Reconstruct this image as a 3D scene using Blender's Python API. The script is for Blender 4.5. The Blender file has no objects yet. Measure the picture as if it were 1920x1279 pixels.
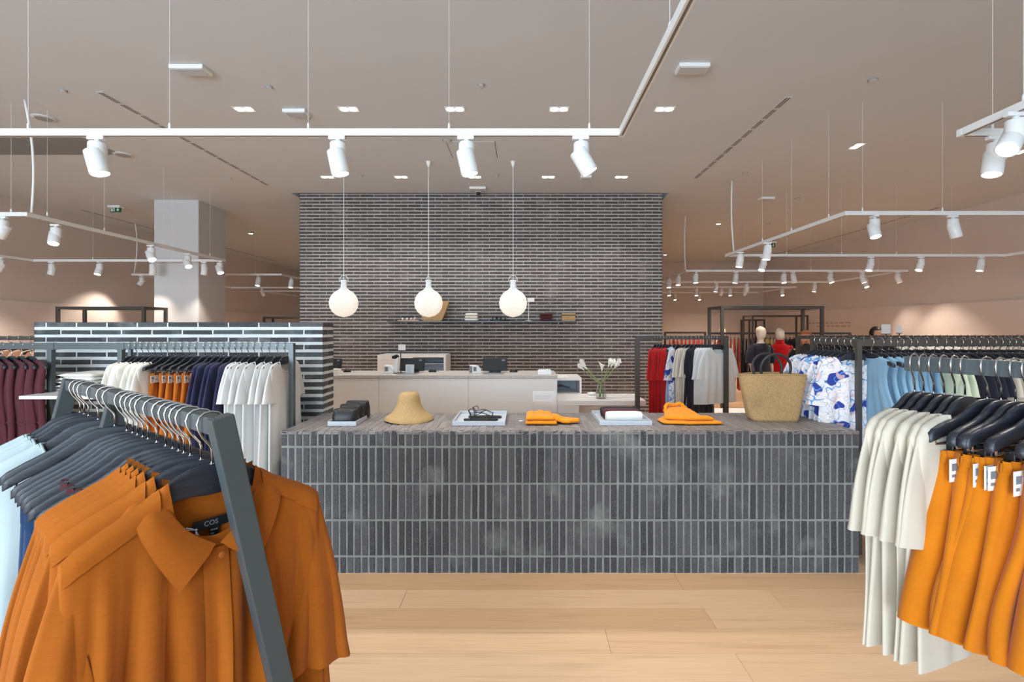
import bpy, bmesh, math, random
from mathutils import Vector, Matrix, Euler
R = math.radians
PI = math.pi
SC = bpy.context.scene
COL = SC.collection
# ------------------------------------------------------------------ camera, world, light, exposure
F = 930.0          # focal length in pixels of the 1920x1279 frame
CX, CY, H = 982.0, 613.0, 1.604     # principal point and eye height


def at(px, py, Y):
    """world point of a photo pixel at distance Y"""
    return Vector(((px - CX) / F * Y, Y, H - (py - CY) / F * Y))


cam = bpy.data.cameras.new('camera')
cam.sensor_width = 36.0
cam.lens = F / 1920 * 36.0
cam.shift_x = -22.0 / 1920
cam.shift_y = -26.5 / 1920
cam.clip_start = 0.05
cam_o = bpy.data.objects.new('camera', cam)
COL.objects.link(cam_o)
cam_o.location = (0, 0, H)
cam_o.rotation_euler = (R(90), 0, 0)
SC.camera = cam_o

w = bpy.data.worlds.new('daylight')
SC.world = w
w.use_nodes = True
w.node_tree.nodes['Background'].inputs[0].default_value = (0.72, 0.87, 1.0, 1)
w.node_tree.nodes['Background'].inputs[1].default_value = 0.6


def area_light(name, loc, rot, sx, sy, power, col):
    l = bpy.data.lights.new(name, 'AREA')
    l.shape = 'RECTANGLE'
    l.size, l.size_y = sx, sy
    l.energy = power
    l.color = col
    o = bpy.data.objects.new(name, l)
    COL.objects.link(o)
    o.location = loc
    o.rotation_euler = rot
    return o


# daylight entering through the shop window behind the camera
area_light('window_daylight', (-3.4, -5.95, 1.75), (R(103), 0, R(-14)), 9.0, 3.2, 1200, (0.71, 0.86, 1.0))
SPOT_W = 62.0
DOWN_W = 64.0
WARM = (1.0, 0.82, 0.68)
MILD = (1.0, 0.96, 0.92)

vs = SC.view_settings
vs.view_transform = 'Standard'
vs.look = 'None'
vs.gamma = 1.0
vs.use_curve_mapping = False
vs.exposure = 0.08
try:
    SC.cycles.max_bounces = 8
    SC.cycles.diffuse_bounces = 5
    SC.cycles.caustics_reflective = False
    SC.cycles.caustics_refractive = False
    SC.cycles.sample_clamp_indirect = 6.0
except Exception:
    pass


# ------------------------------------------------------------------ materials
def lin(c):
    c = c / 255.0
    return c / 12.92 if c <= 0.04045 else ((c + 0.055) / 1.055) ** 2.4


def rgb(c):
    return (lin(c[0]), lin(c[1]), lin(c[2]), 1.0)


MATS = {}


class NT:
    def __init__(self, name):
        self.m = bpy.data.materials.new(name)
        self.m.use_nodes = True
        self.t = self.m.node_tree
        self.b = self.t.nodes['Principled BSDF']
        self.out = self.t.nodes['Material Output']
        MATS[name] = self.m

    def n(self, kind, **kw):
        x = self.t.nodes.new(kind)
        for k, v in kw.items():
            setattr(x, k, v)
        return x

    def link(self, a, b):
        self.t.links.new(a, b)

    def coords(self, kind='Object', scale=(1, 1, 1)):
        tc = self.n('ShaderNodeTexCoord')
        mp = self.n('ShaderNodeMapping')
        mp.inputs['Scale'].default_value = scale
        if kind == 'World':
            g = self.n('ShaderNodeNewGeometry')
            self.link(g.outputs['Position'], mp.inputs['Vector'])
        else:
            self.link(tc.outputs[kind], mp.inputs['Vector'])
        return mp.outputs['Vector']

    def noise(self, vec, scale, detail=3, rough=0.55):
        x = self.n('ShaderNodeTexNoise')
        x.inputs['Scale'].default_value = scale
        x.inputs['Detail'].default_value = detail
        x.inputs['Roughness'].default_value = rough
        self.link(vec, x.inputs['Vector'])
        return x.outputs['Fac']

    def ramp(self, fac, stops):
        x = self.n('ShaderNodeValToRGB')
        e = x.color_ramp.elements
        while len(e) < len(stops):
            e.new(0.5)
        for i, (p, c) in enumerate(stops):
            e[i].position = p
            e[i].color = c if len(c) == 4 else rgb(c)
        self.link(fac, x.inputs['Fac'])
        return x.outputs['Color']

    def mix(self, fac, a, b, blend='MIX'):
        x = self.n('ShaderNodeMix', data_type='RGBA', blend_type=blend)
        for sock, v in ((x.inputs[0], fac), (x.inputs[6], a), (x.inputs[7], b)):
            if hasattr(v, 'is_output'):
                self.link(v, sock)
            else:
                sock.default_value = v
        return x.outputs[2]

    def math(self, op, a, b=0.0):
        x = self.n('ShaderNodeMath', operation=op)
        for sock, v in ((x.inputs[0], a), (x.inputs[1], b)):
            if hasattr(v, 'is_output'):
                self.link(v, sock)
            else:
                sock.default_value = v
        return x.outputs[0]

    def bump(self, h, strength, dist=0.002):
        x = self.n('ShaderNodeBump')
        x.inputs['Strength'].default_value = strength
        x.inputs['Distance'].default_value = dist
        self.link(h, x.inputs['Height'])
        self.link(x.outputs['Normal'], self.b.inputs['Normal'])

    def col(self, c):
        if hasattr(c, 'is_output'):
            self.link(c, self.b.inputs['Base Color'])
        else:
            self.b.inputs['Base Color'].default_value = c

    def set(self, **kw):
        for k, v in kw.items():
            self.b.inputs[k.replace('_', ' ')].default_value = v
        return self


def plain(name, c, rough=0.5, metal=0.0, var=0.0, vscale=8.0, bump=0.0, bscale=200.0, **kw):
    m = NT(name)
    m.set(Roughness=rough, Metallic=metal, **kw)
    base = rgb(c)
    if var or bump:
        v = m.coords('Object')
    if var:
        f = m.noise(v, vscale, 4)
        a = tuple(x * (1 - var) for x in base[:3]) + (1,)
        b = tuple(min(1, x * (1 + var)) for x in base[:3]) + (1,)
        m.col(m.ramp(f, [(0.3, a), (0.7, b)]))
    else:
        m.col(base)
    if bump:
        m.bump(m.noise(v, bscale, 2), bump, 0.001)
    return m.m


def emit(name, c, strength):
    m = NT(name)
    m.set(Roughness=0.5)
    m.col((0.8, 0.8, 0.8, 1))
    m.b.inputs['Emission Color'].default_value = rgb(c)
    m.b.inputs['Emission Strength'].default_value = strength
    return m.m


def cloth(name, c, var=0.08, weave=900.0, slub=0.0, sheen=0.15, rough=0.85):
    m = NT(name)
    m.set(Roughness=rough, Sheen_Weight=sheen, Sheen_Roughness=0.5)
    m.b.inputs['Specular IOR Level'].default_value = 0.2
    base = rgb(c)
    v = m.coords('Object')
    a = tuple(x * (1 - var) for x in base[:3]) + (1,)
    b = tuple(min(1, x * (1 + var)) for x in base[:3]) + (1,)
    f = m.noise(v, 9, 4)
    if slub:
        v2 = m.coords('Object', (60, 60, 900))
        f = m.math('ADD', m.math('MULTIPLY', f, 1 - slub), m.math('MULTIPLY', m.noise(v2, 1.0, 3), slub))
    m.col(m.ramp(f, [(0.3, a), (0.7, b)]))
    m.bump(m.noise(v, weave, 2), 0.18, 0.0006)
    return m.m


def brick_mat(name, c0, c1, speck, wash=0.0, washc=(165, 168, 166)):
    m = NT(name)
    m.set(Roughness=0.85)
    m.b.inputs['Specular IOR Level'].default_value = 0.25
    v = m.coords('World')
    g = m.n('ShaderNodeNewGeometry')
    oi = m.n('ShaderNodeObjectInfo')
    rnd = m.math('FRACT', m.math('ADD', g.outputs['Random Per Island'], oi.outputs['Random']))
    c = m.ramp(rnd, [(0.0, c0), (1.0, c1)])
    sp = m.noise(v, 260, 2, 0.7)
    c = m.mix(m.ramp(sp, [(0.50, (0, 0, 0, 1)), (0.78, (1, 1, 1, 1))]), c, rgb(speck))
    dk = m.noise(v, 170, 2, 0.6)
    c = m.mix(m.ramp(dk, [(0.28, (0.55, 0.55, 0.55, 1)), (0.45, (1, 1, 1, 1))]), (0.02, 0.02, 0.02, 1), c)
    if wash:
        wn = m.noise(v, 3.2, 4, 0.6)
        wf = m.ramp(wn, [(0.55, (0, 0, 0, 1)), (0.80, (wash, wash, wash, 1))])
        c = m.mix(wf, c, rgb(washc))
    m.col(c)
    m.bump(m.noise(v, 320, 3), 0.5, 0.002)
    return m.m


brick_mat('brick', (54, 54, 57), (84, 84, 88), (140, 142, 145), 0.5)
brick_mat('brick_top_lit', (112, 106, 104), (138, 131, 129), (168, 162, 160), 0.3)  # same brick made paler: light reflected off the counter top is in the colour
MATS['brick_top_lit'].node_tree.nodes['Principled BSDF'].inputs['Roughness'].default_value = 0.5
MATS['brick_top_lit'].node_tree.nodes['Principled BSDF'].inputs['Specular IOR Level'].default_value = 0.5
brick_mat('brick_low', (56, 57, 59), (88, 90, 92), (140, 142, 144), 0.5, (195, 198, 198))
brick_mat('brick_wall', (70, 66, 65), (92, 87, 85), (120, 115, 112), 0.35, (165, 160, 156))
plain('mortar', (140, 143, 140), 0.95, var=0.14, vscale=14, bump=0.5, bscale=260)
plain('mortar_low', (226, 229, 228), 0.95, var=0.08, vscale=10, bump=0.5, bscale=260)
plain('mortar_wall', (186, 181, 177), 0.95, var=0.1, vscale=3, bump=0.4, bscale=200)
plain('ceiling_paint', (205, 213, 220), 0.95, var=0.015, vscale=1.5)
plain('wall_paint', (208, 198, 190), 0.95, var=0.02, vscale=1.5)
plain('wall_lining', (218, 206, 198), 0.9, var=0.02, vscale=1.5)
plain('column_paint', (205, 206, 207), 0.9, var=0.015, vscale=2)
plain('white_metal', (235, 238, 238), 0.35)
plain('white_lacquer', (232, 230, 227), 0.35)
plain('stone_top', (188, 182, 176), 0.4, var=0.1, vscale=30)
plain('grille_grey', (150, 156, 158), 0.6)
plain('slot_shadow', (118, 110, 105), 0.8)
plain('rail_paint', (84, 92, 94), 0.36, metal=0.2, var=0.04, vscale=5)
plain('frame_bronze', (84, 80, 76), 0.4, metal=0.3)
plain('chrome', (200, 200, 200), 0.16, metal=1.0)
plain('black_plastic', (24, 24, 26), 0.4)
plain('grey_plastic', (120, 124, 132), 0.45)
plain('black_leather', (28, 28, 31), 0.42, bump=0.3, bscale=420)
plain('tray_white', (192, 200, 209), 0.4)
plain('niche_blue', (196, 216, 234), 0.6)
plain('paper', (238, 238, 236), 0.8)
plain('ink', (50, 50, 54), 0.7)
plain('ink_pale', (150, 150, 152), 0.7)
plain('ink_grey', (128, 130, 134), 0.7)
plain('wall_ink', (182, 164, 153), 0.8)
plain('label_black', (18, 20, 28), 0.6, bump=0.3, bscale=900)
plain('string_white', (235, 236, 240), 0.8)
plain('exit_green', (20, 92, 62), 0.4)
plain('skin', (198, 150, 122), 0.55)
plain('hair_dark', (30, 22, 18), 0.5)
plain('hair_auburn', (150, 82, 42), 0.5)
plain('mannequin_skin', (228, 208, 186), 0.45)
plain('petal', (240, 238, 228), 0.5)
plain('stem_green', (140, 160, 100), 0.5)
plain('charcoal_fabric', (38, 38, 42), 0.85)
plain('ribbon', (88, 26, 34), 0.6)
plain('rope_black', (40, 42, 45), 0.5)
emit('lamp_lens', (255, 250, 240), 9.0)
emit('down_lens', (255, 248, 236), 9.0)
emit('globe', (255, 244, 228), 0.60)
MATS['globe'].node_tree.nodes['Principled BSDF'].inputs['Base Color'].default_value = (0.42, 0.41, 0.39, 1)

m = NT('hanger_wood')
m.set(Roughness=0.42)
v = m.coords('Object', (6, 60, 90))
f = m.noise(v, 1.6, 4)
m.col(m.ramp(f, [(0.3, (28, 32, 40)), (0.7, (50, 52, 60))]))
m.bump(f, 0.25, 0.001)

m = NT('oak')
m.set(Roughness=0.42)
g = m.n('ShaderNodeNewGeometry')
oi = m.n('ShaderNodeObjectInfo')
rnd = m.math('FRACT', m.math('ADD', g.outputs['Random Per Island'], oi.outputs['Random']))
cmb = m.n('ShaderNodeCombineXYZ')
m.link(m.math('MULTIPLY', rnd, 37.0), cmb.inputs[2])
va = m.n('ShaderNodeVectorMath', operation='ADD')
m.link(m.coords('World', (0.9, 16, 1)), va.inputs[0])
m.link(cmb.outputs[0], va.inputs[1])
gr = m.noise(va.outputs[0], 1.6, 6, 0.62)
vb = m.n('ShaderNodeVectorMath', operation='ADD')
m.link(m.coords('World', (3, 120, 1)), vb.inputs[0])
m.link(cmb.outputs[0], vb.inputs[1])
fine = m.noise(vb.outputs[0], 1.0, 3)
tone = m.ramp(rnd, [(0.0, (212, 174, 137)), (0.5, (222, 189, 153)), (1.0, (200, 161, 123))])
x = m.n('ShaderNodeMix', data_type='RGBA', blend_type='MULTIPLY')
x.inputs[0].default_value = 1.0
m.link(tone, x.inputs[6])
m.link(m.ramp(gr, [(0.28, (0.82, 0.77, 0.73, 1)), (0.48, (1, 1, 1, 1)), (0.85, (0.95, 0.93, 0.91, 1))]), x.inputs[7])
x2 = m.n('ShaderNodeMix', data_type='RGBA', blend_type='MULTIPLY')
x2.inputs[0].default_value = 0.6
m.link(x.outputs[2], x2.inputs[6])
m.link(m.ramp(fine, [(0.3, (0.86, 0.82, 0.78, 1)), (0.6, (1, 1, 1, 1))]), x2.inputs[7])
m.col(x2.outputs[2])
m.bump(fine, 0.08, 0.0008)

cloth('orange_linen', (170, 91, 18), 0.16, slub=0.5, sheen=0.12)
cloth('orange_shorts', (200, 114, 10), 0.12, slub=0.4)
cloth('orange_fold', (238, 146, 20), 0.08, slub=0.4)
cloth('cream_knit', (206, 196, 179), 0.04)
cloth('white_cotton', (222, 222, 220), 0.02)
cloth('ivory_cotton', (228, 226, 218), 0.03)
cloth('pale_blouse', (180, 193, 195), 0.03)
cloth('navy_cotton', (46, 48, 78), 0.1)
cloth('navy_twill', (26, 54, 90), 0.12, slub=0.3)
cloth('dark_navy', (32, 33, 46), 0.1)
cloth('maroon', (82, 36, 44), 0.12)
cloth('red_cloth', (190, 16, 16), 0.1)
cloth('blue_silk', (126, 164, 190), 0.08, sheen=0.3, rough=0.6)
cloth('lilac', (206, 190, 222), 0.05)
cloth('peach', (222, 178, 148), 0.06)
cloth('coral', (214, 92, 74), 0.08)
cloth('black_cloth', (30, 28, 30), 0.1)
cloth('yellow_cloth', (228, 208, 110), 0.06)
cloth('sage_print', (198, 208, 184), 0.16)
cloth('light_blue', (182, 198, 228), 0.06)
cloth('beige_cloth', (214, 204, 190), 0.05)

# painted print on white
m = NT('scribble_print')
m.set(Roughness=0.8)
v = m.coords('Object')
oi = m.n('ShaderNodeObjectInfo')
off = m.n('ShaderNodeCombineXYZ')
m.link(m.math('MULTIPLY', oi.outputs['Random'], 9.0), off.inputs[0])
va = m.n('ShaderNodeVectorMath', operation='ADD')
m.link(v, va.inputs[0])
m.link(off.outputs[0], va.inputs[1])
V = va.outputs[0]
n1 = m.noise(V, 9, 1)
n2 = m.noise(V, 7.5, 1.5)
n3 = m.noise(V, 24, 2)
c = m.ramp(m.noise(V, 6, 2), [(0.35, (228, 232, 240)), (0.6, (238, 234, 236))])
blk = m.ramp(n1, [(0.60, (0, 0, 0, 1)), (0.615, (1, 1, 1, 1))])
c = m.mix(blk, c, rgb((38, 62, 158)))
ln = m.ramp(n2, [(0.490, (0, 0, 0, 1)), (0.497, (1, 1, 1, 1)), (0.512, (1, 1, 1, 1)), (0.519, (0, 0, 0, 1))])
c = m.mix(ln, c, rgb((92, 160, 220)))
ln2 = m.ramp(n3, [(0.497, (0, 0, 0, 1)), (0.502, (0.8, 0.8, 0.8, 1)), (0.512, (0.8, 0.8, 0.8, 1)), (0.517, (0, 0, 0, 1))])
c = m.mix(ln2, c, rgb((70, 66, 92)))
pk = m.ramp(m.noise(V, 13, 1), [(0.64, (0, 0, 0, 1)), (0.67, (0.7, 0.7, 0.7, 1))])
c = m.mix(pk, c, rgb((222, 190, 196)))
m.col(c)


def straw(name, c, s=260):
    m = NT(name)
    m.set(Roughness=0.75)
    v = m.coords('Object')
    a = m.noise(m.coords('Object', (3, 3, 1)), s * 0.35, 2)
    b = m.noise(m.coords('Object', (1, 1, 4)), s * 0.35, 2)
    f = m.math('MULTIPLY', m.math('ADD', a, b), 0.5)
    base = rgb(c)
    lo = tuple(x * 0.66 for x in base[:3]) + (1,)
    hi = tuple(min(1, x * 1.18) for x in base[:3]) + (1,)
    m.col(m.ramp(f, [(0.36, lo), (0.62, hi)]))
    m.bump(f, 0.7, 0.003)


straw('straw_hat', (186, 155, 106), 330)
straw('straw_bag', (182, 150, 104), 240)

m = NT('clear_glass')
tr = m.n('ShaderNodeBsdfTransparent')
tr.inputs[0].default_value = (0.95, 0.97, 0.96, 1)
gl = m.n('ShaderNodeBsdfGlossy')
gl.inputs['Roughness'].default_value = 0.04
lw = m.n('ShaderNodeLayerWeight')
lw.inputs[0].default_value = 0.35
mx = m.n('ShaderNodeMixShader')
m.link(m.math('MULTIPLY', lw.outputs['Facing'], 0.55), mx.inputs[0])
m.link(tr.outputs[0], mx.inputs[1])
m.link(gl.outputs[0], mx.inputs[2])
m.link(mx.outputs[0], m.out.inputs[0])

m = NT('pane_glass')
tr = m.n('ShaderNodeBsdfTransparent')
gl = m.n('ShaderNodeBsdfGlossy')
gl.inputs['Roughness'].default_value = 0.03
mx = m.n('ShaderNodeMixShader')
mx.inputs[0].default_value = 0.06
m.link(tr.outputs[0], mx.inputs[1])
m.link(gl.outputs[0], mx.inputs[2])
m.link(mx.outputs[0], m.out.inputs[0])

m = NT('acrylic')
tr = m.n('ShaderNodeBsdfTransparent')
tr.inputs[0].default_value = (0.93, 0.94, 0.95, 1)
gl = m.n('ShaderNodeBsdfGlossy')
gl.inputs['Roughness'].default_value = 0.04
mx = m.n('ShaderNodeMixShader')
mx.inputs[0].default_value = 0.08
m.link(tr.outputs[0], mx.inputs[1])
m.link(gl.outputs[0], mx.inputs[2])
df = m.n('ShaderNodeBsdfDiffuse')
df.inputs[0].default_value = (0.8, 0.8, 0.8, 1)
mx2 = m.n('ShaderNodeMixShader')
mx2.inputs[0].default_value = 0.10
m.link(mx.outputs[0], mx2.inputs[1])
m.link(df.outputs[0], mx2.inputs[2])
m.link(mx2.outputs[0], m.out.inputs[0])


# ------------------------------------------------------------------ mesh building
class MB:
    def __init__(self):
        self.v = []
        self.f = []

    def add(self, vs, fs):
        n = len(self.v)
        self.v += [tuple(p) for p in vs]
        self.f += [tuple(i + n for i in f) for f in fs]
        return self

    def box(self, x0, x1, y0, y1, z0, z1, M=None):
        vs = [Vector(p) for p in ((x0, y0, z0), (x1, y0, z0), (x1, y1, z0), (x0, y1, z0),
                                  (x0, y0, z1), (x1, y0, z1), (x1, y1, z1), (x0, y1, z1))]
        if M is not None:
            vs = [M @ p for p in vs]
        return self.add(vs, [(0, 3, 2, 1), (4, 5, 6, 7), (0, 1, 5, 4), (1, 2, 6, 5), (2, 3, 7, 6), (3, 0, 4, 7)])

    def cbox(self, c, s, M=None):
        return self.box(c[0] - s[0] / 2, c[0] + s[0] / 2, c[1] - s[1] / 2, c[1] + s[1] / 2,
                        c[2] - s[2] / 2, c[2] + s[2] / 2, M)

    def bar(self, a, b, wx, wy, up=(0, 0, 1)):
        """rectangular bar from a to b; wx across the horizontal side, wy along up"""
        a, b = Vector(a), Vector(b)
        d = (b - a).normalized()
        u = Vector(up)
        s = d.cross(u)
        if s.length < 1e-4:
            s = d.cross(Vector((0, 1, 0)))
        s.normalize()
        u = s.cross(d).normalized()
        vs = []
        for p in (a, b):
            for sx, sy in ((-1, -1), (1, -1), (1, 1), (-1, 1)):
                vs.append(p + s * (sx * wx / 2) + u * (sy * wy / 2))
        return self.add(vs, [(3, 2, 1, 0), (4, 5, 6, 7), (0, 1, 5, 4), (1, 2, 6, 5), (2, 3, 7, 6), (3, 0, 4, 7)])

    def tube(self, path, r, seg=8, closed=False, caps=True, flat=1.0):
        P = [Vector(p) for p in path]
        n = len(P)
        rs = r if isinstance(r, (list, tuple)) else [r] * n
        t0 = (P[1] - P[0]).normalized()
        ref = Vector((0, 0, 1)) if abs(t0.z) < 0.9 else Vector((1, 0, 0))
        nrm = t0.cross(ref).normalized()
        vs, fs = [], []
        for i in range(n):
            if closed:
                t = (P[(i + 1) % n] - P[i - 1]).normalized()
            elif i == 0:
                t = t0
            elif i == n - 1:
                t = (P[i] - P[i - 1]).normalized()
            else:
                t = (P[i + 1] - P[i - 1]).normalized()
            nrm = (nrm - t * nrm.dot(t)).normalized()
            bi = t.cross(nrm)
            for k in range(seg):
                a = 2 * PI * k / seg
                vs.append(P[i] + (nrm * math.cos(a) + bi * (math.sin(a) * flat)) * rs[i])
        rng = n if closed else n - 1
        for i in range(rng):
            j = (i + 1) % n
            for k in range(seg):
                l = (k + 1) % seg
                fs.append((i * seg + k, i * seg + l, j * seg + l, j * seg + k))
        if caps and not closed:
            fs.append(tuple(reversed(range(seg))))
            fs.append(tuple((n - 1) * seg + k for k in range(seg)))
        return self.add(vs, fs)

    def lathe(self, prof, seg=24, c=(0, 0, 0), M=None, caps=True, sx=1.0, sy=1.0):
        vs, fs = [], []
        for r, z in prof:
            for k in range(seg):
                a = 2 * PI * k / seg
                p = Vector((c[0] + r * sx * math.cos(a), c[1] + r * sy * math.sin(a), c[2] + z))
                vs.append(M @ p if M is not None else p)
        for i in range(len(prof) - 1):
            for k in range(seg):
                l = (k + 1) % seg
                fs.append((i * seg + k, i * seg + l, (i + 1) * seg + l, (i + 1) * seg + k))
        if caps:
            fs.append(tuple(reversed(range(seg))))
            fs.append(tuple((len(prof) - 1) * seg + k for k in range(seg)))
        return self.add(vs, fs)

    def grid(self, nu, nv, fn, closed=False, flip=False):
        vs, fs = [], []
        for j in range(nv + 1):
            for i in range(nu + (0 if closed else 1)):
                vs.append(fn(i / nu, j / nv))
        W = nu if closed else nu + 1
        for j in range(nv):
            for i in range(nu):
                k = (i + 1) % W if closed else i + 1
                q = (j * W + i, j * W + k, (j + 1) * W + k, (j + 1) * W + i)
                fs.append(tuple(reversed(q)) if flip else q)
        return self.add(vs, fs)

    def prism(self, pts, y0, y1, M=None):
        """polygon in x-z extruded along y"""
        n = len(pts)
        vs = [Vector((x, y0, z)) for x, z in pts] + [Vector((x, y1, z)) for x, z in pts]
        if M is not None:
            vs = [M @ p for p in vs]
        fs = [tuple(range(n)), tuple(reversed(range(n, 2 * n)))]
        fs += [(i, i + n, (i + 1) % n + n, (i + 1) % n) for i in range(n)]
        return self.add(vs, fs)

    def mesh(self, name, mat, smooth=False, bevel=0.0, weld=0.0, bseg=2):
        me = bpy.data.meshes.new(name)
        me.from_pydata(self.v, [], self.f)
        if bevel or weld:
            bm = bmesh.new()
            bm.from_mesh(me)
            if weld:
                bmesh.ops.remove_doubles(bm, verts=bm.verts, dist=weld)
            if bevel:
                bmesh.ops.bevel(bm, geom=list(bm.edges), offset=bevel, segments=bseg, affect='EDGES', profile=0.6)
            bm.to_mesh(me)
            bm.free()
        me.materials.append(MATS[mat])
        if smooth:
            me.polygons.foreach_set('use_smooth', [True] * len(me.polygons))
        me.update()
        return me

    def build(self, name, mat, parent=None, loc=None, rot=None, **kw):
        return mobj(name, self.mesh(name, mat, **kw), parent, loc, rot)


def mobj(name, me, parent=None, loc=None, rot=None):
    o = bpy.data.objects.new(name, me)
    COL.objects.link(o)
    if parent is not None:
        o.parent = parent
    if loc is not None:
        o.location = loc
    if rot is not None:
        o.rotation_euler = rot
    return o


def thing(name, label, cat, loc=(0, 0, 0), rz=0.0, group=None):
    o = bpy.data.objects.new(name, None)
    o.empty_display_size = 0.1
    COL.objects.link(o)
    o.location = loc
    o.rotation_euler = (0, 0, rz)
    return tag(o, label, cat, group)


def tag(o, label, cat, group=None):
    o['label'] = label
    o['category'] = cat
    if group:
        o['group'] = group
    return o


def struct(o, label=None):
    o['kind'] = 'structure'
    if label:
        o['label'] = label
        o['category'] = o.name.split('_')[0]
    return o


def dup(root, loc, rz=0.0, label=None, group=None, tilt=None):
    r = root.copy()
    COL.objects.link(r)
    r.location = loc
    r.rotation_euler = (tilt or 0.0, 0, rz)
    if label:
        r['label'] = label
    if group:
        r['group'] = group
    for ch in root.children:
        c = ch.copy()
        COL.objects.link(c)
        c.parent = r
        for g in ch.children:
            d = g.copy()
            COL.objects.link(d)
            d.parent = c
    return r


ORD = ['first', 'second', 'third', 'fourth', 'fifth', 'sixth', 'seventh', 'eighth', 'ninth', 'tenth', 'eleventh', 'twelfth', 'thirteenth']


def sm(x, a=0.0, b=1.0):
    x = max(0.0, min(1.0, (x - a) / (b - a)))
    return x * x * (3 - 2 * x)


def lerp(a, b, t):
    return a + (b - a) * t

# ------------------------------------------------------------------ the room
XL, XR, YF, ZC = -9.3, 8.65, -5.6, 3.922
YBR, YBL = 17.9, 21.0
WX0, WX1, WY, WD = -3.93, 2.43, 8.69, 6.0       # brick core

# floor: oak planks laid along x
floor = struct(MB().box(XL - .2, XR + .2, YF - .2, YBL + .2, -0.12, -0.022).build('floor', 'oak'), 'pale oak plank floor of the shop')
rng = random.Random(4)
PW = 0.197
plank_cache = {}


def plank_mb(L, mb, x0=0.0, y0=0.0):
    g = 0.0007
    x1, y1, c = x0 + L, y0 + PW, 0.0012
    a = [(x0 + g, y0 + g), (x1 - g, y0 + g), (x1 - g, y1 - g), (x0 + g, y1 - g)]
    b = [(x0 + g + c, y0 + g + c), (x1 - g - c, y0 + g + c), (x1 - g - c, y1 - g - c), (x0 + g + c, y1 - g - c)]
    vs = [(x, y, -0.022) for x, y in a] + [(x, y, -c) for x, y in a] + [(x, y, 0.0) for x, y in b]
    fs = [(8, 9, 10, 11)]
    for i in range(4):
        j = (i + 1) % 4
        fs += [(i, j, j + 4, i + 4), (i + 4, j + 4, j + 8, i + 8)]
    mb.add(vs, fs)


stuff = MB()
row0 = 3.026
known = {0: [at(1455, 1122, 2.93).x], 1: [at(1330, 1158, 2.74).x], 3: [at(1395, 1250, 2.34).x],
         2: [at(1030, 1200, 2.53).x - 1.9], 4: [0.1], 5: [1.3]}
near = 0
for k in range(-95, 48):
    y0 = row0 - PW * (k + 1)
    if y0 < YF or y0 > YBL - .2:
        continue
    L = 2.2
    st = known.get(k, [rng.uniform(0, L)])[0]
    st = st - L * math.ceil((st - XL) / L)
    x = st
    while x < XR:
        a, b = max(x, XL), min(x + L, XR)
        if b - a > 0.05:
            if 0.6 < y0 + PW and y0 < 3.35 and b > -3.3 and a < 3.3:
                key = round(b - a, 3)
                if key not in plank_cache:
                    pm = MB()
                    plank_mb(b - a, pm)
                    plank_cache[key] = pm.mesh('plank', 'oak')
                mobj('plank', plank_cache[key], floor, (a, y0, 0))
            else:
                plank_mb(b - a, stuff, a, y0)
        x += L
o = stuff.build('plank_field', 'oak', floor)
o['kind'] = 'stuff'

# ceiling with a shadow gap around the brick core
gp = 0.10
cm = MB()
for x0, x1, y0, y1 in ((XL - .2, XR + .2, YF - .2, WY - gp), (XL - .2, WX0 - gp, WY - gp, YBL + .2), (WX1 + gp, XR + .2, WY - gp, YBL + .2),
                       (WX0 - gp, WX1 + gp, WY + WD, YBL + .2)):
    cm.box(x0, x1, y0, y1, ZC, ZC + 0.2)
ceil_o = struct(cm.build('ceiling', 'ceiling_paint'), 'pale matte plaster ceiling')

# outer walls, each with a slightly proud lining up to 2.08 m
wl = struct(MB().box(XL - .2, XL, YF - .2, YBL + .2, 0, ZC).build('wall_left', 'wall_paint'), 'warm white side wall beyond the maroon garments')
MB().box(XL, XL + .02, YF, YBL, 0, 2.08).build('wall_lining', 'wall_lining', wl)
wr = struct(MB().box(XR, XR + .2, YF - .2, YBL + .2, 0, ZC).build('wall_right', 'wall_paint'), 'warm white side wall with a line of small lettering')
MB().box(XR - .02, XR, YF, YBR, 0, 2.08).build('wall_lining', 'wall_lining', wr)
for i in range(2):   # small lettering on the right wall, too far to read
    mbx = MB()
    r2 = random.Random(i)
    yy = 13.1
    while yy < (15.0 if i == 0 else 14.5):
        ln = r2.uniform(.08, .24)
        mbx.box(XR - .023, XR - .0205, yy, yy + ln, 1.70 - i * .09, 1.735 - i * .09)
        yy += ln + .06
    mbx.build('lettering', 'wall_ink', wr)
wb = struct(MB().box(WX1 - 1.5, XR + .2, YBR, YBR + .2, 0, ZC).build('wall_back_right', 'wall_paint'), 'far warm white wall behind the tall frames')
MB().box(WX1, XR, YBR - .02, YBR, 0, 2.08).build('wall_lining', 'wall_lining', wb)
wb2 = struct(MB().box(XL - .2, WX0 + 1.5, YBL, YBL + .2, 0, ZC).build('wall_back_left', 'wall_paint'), 'far warm white wall seen past the square column')
MB().box(XL, WX0, YBL - .02, YBL, 0, 2.08).build('wall_lining', 'wall_lining', wb2)
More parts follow.
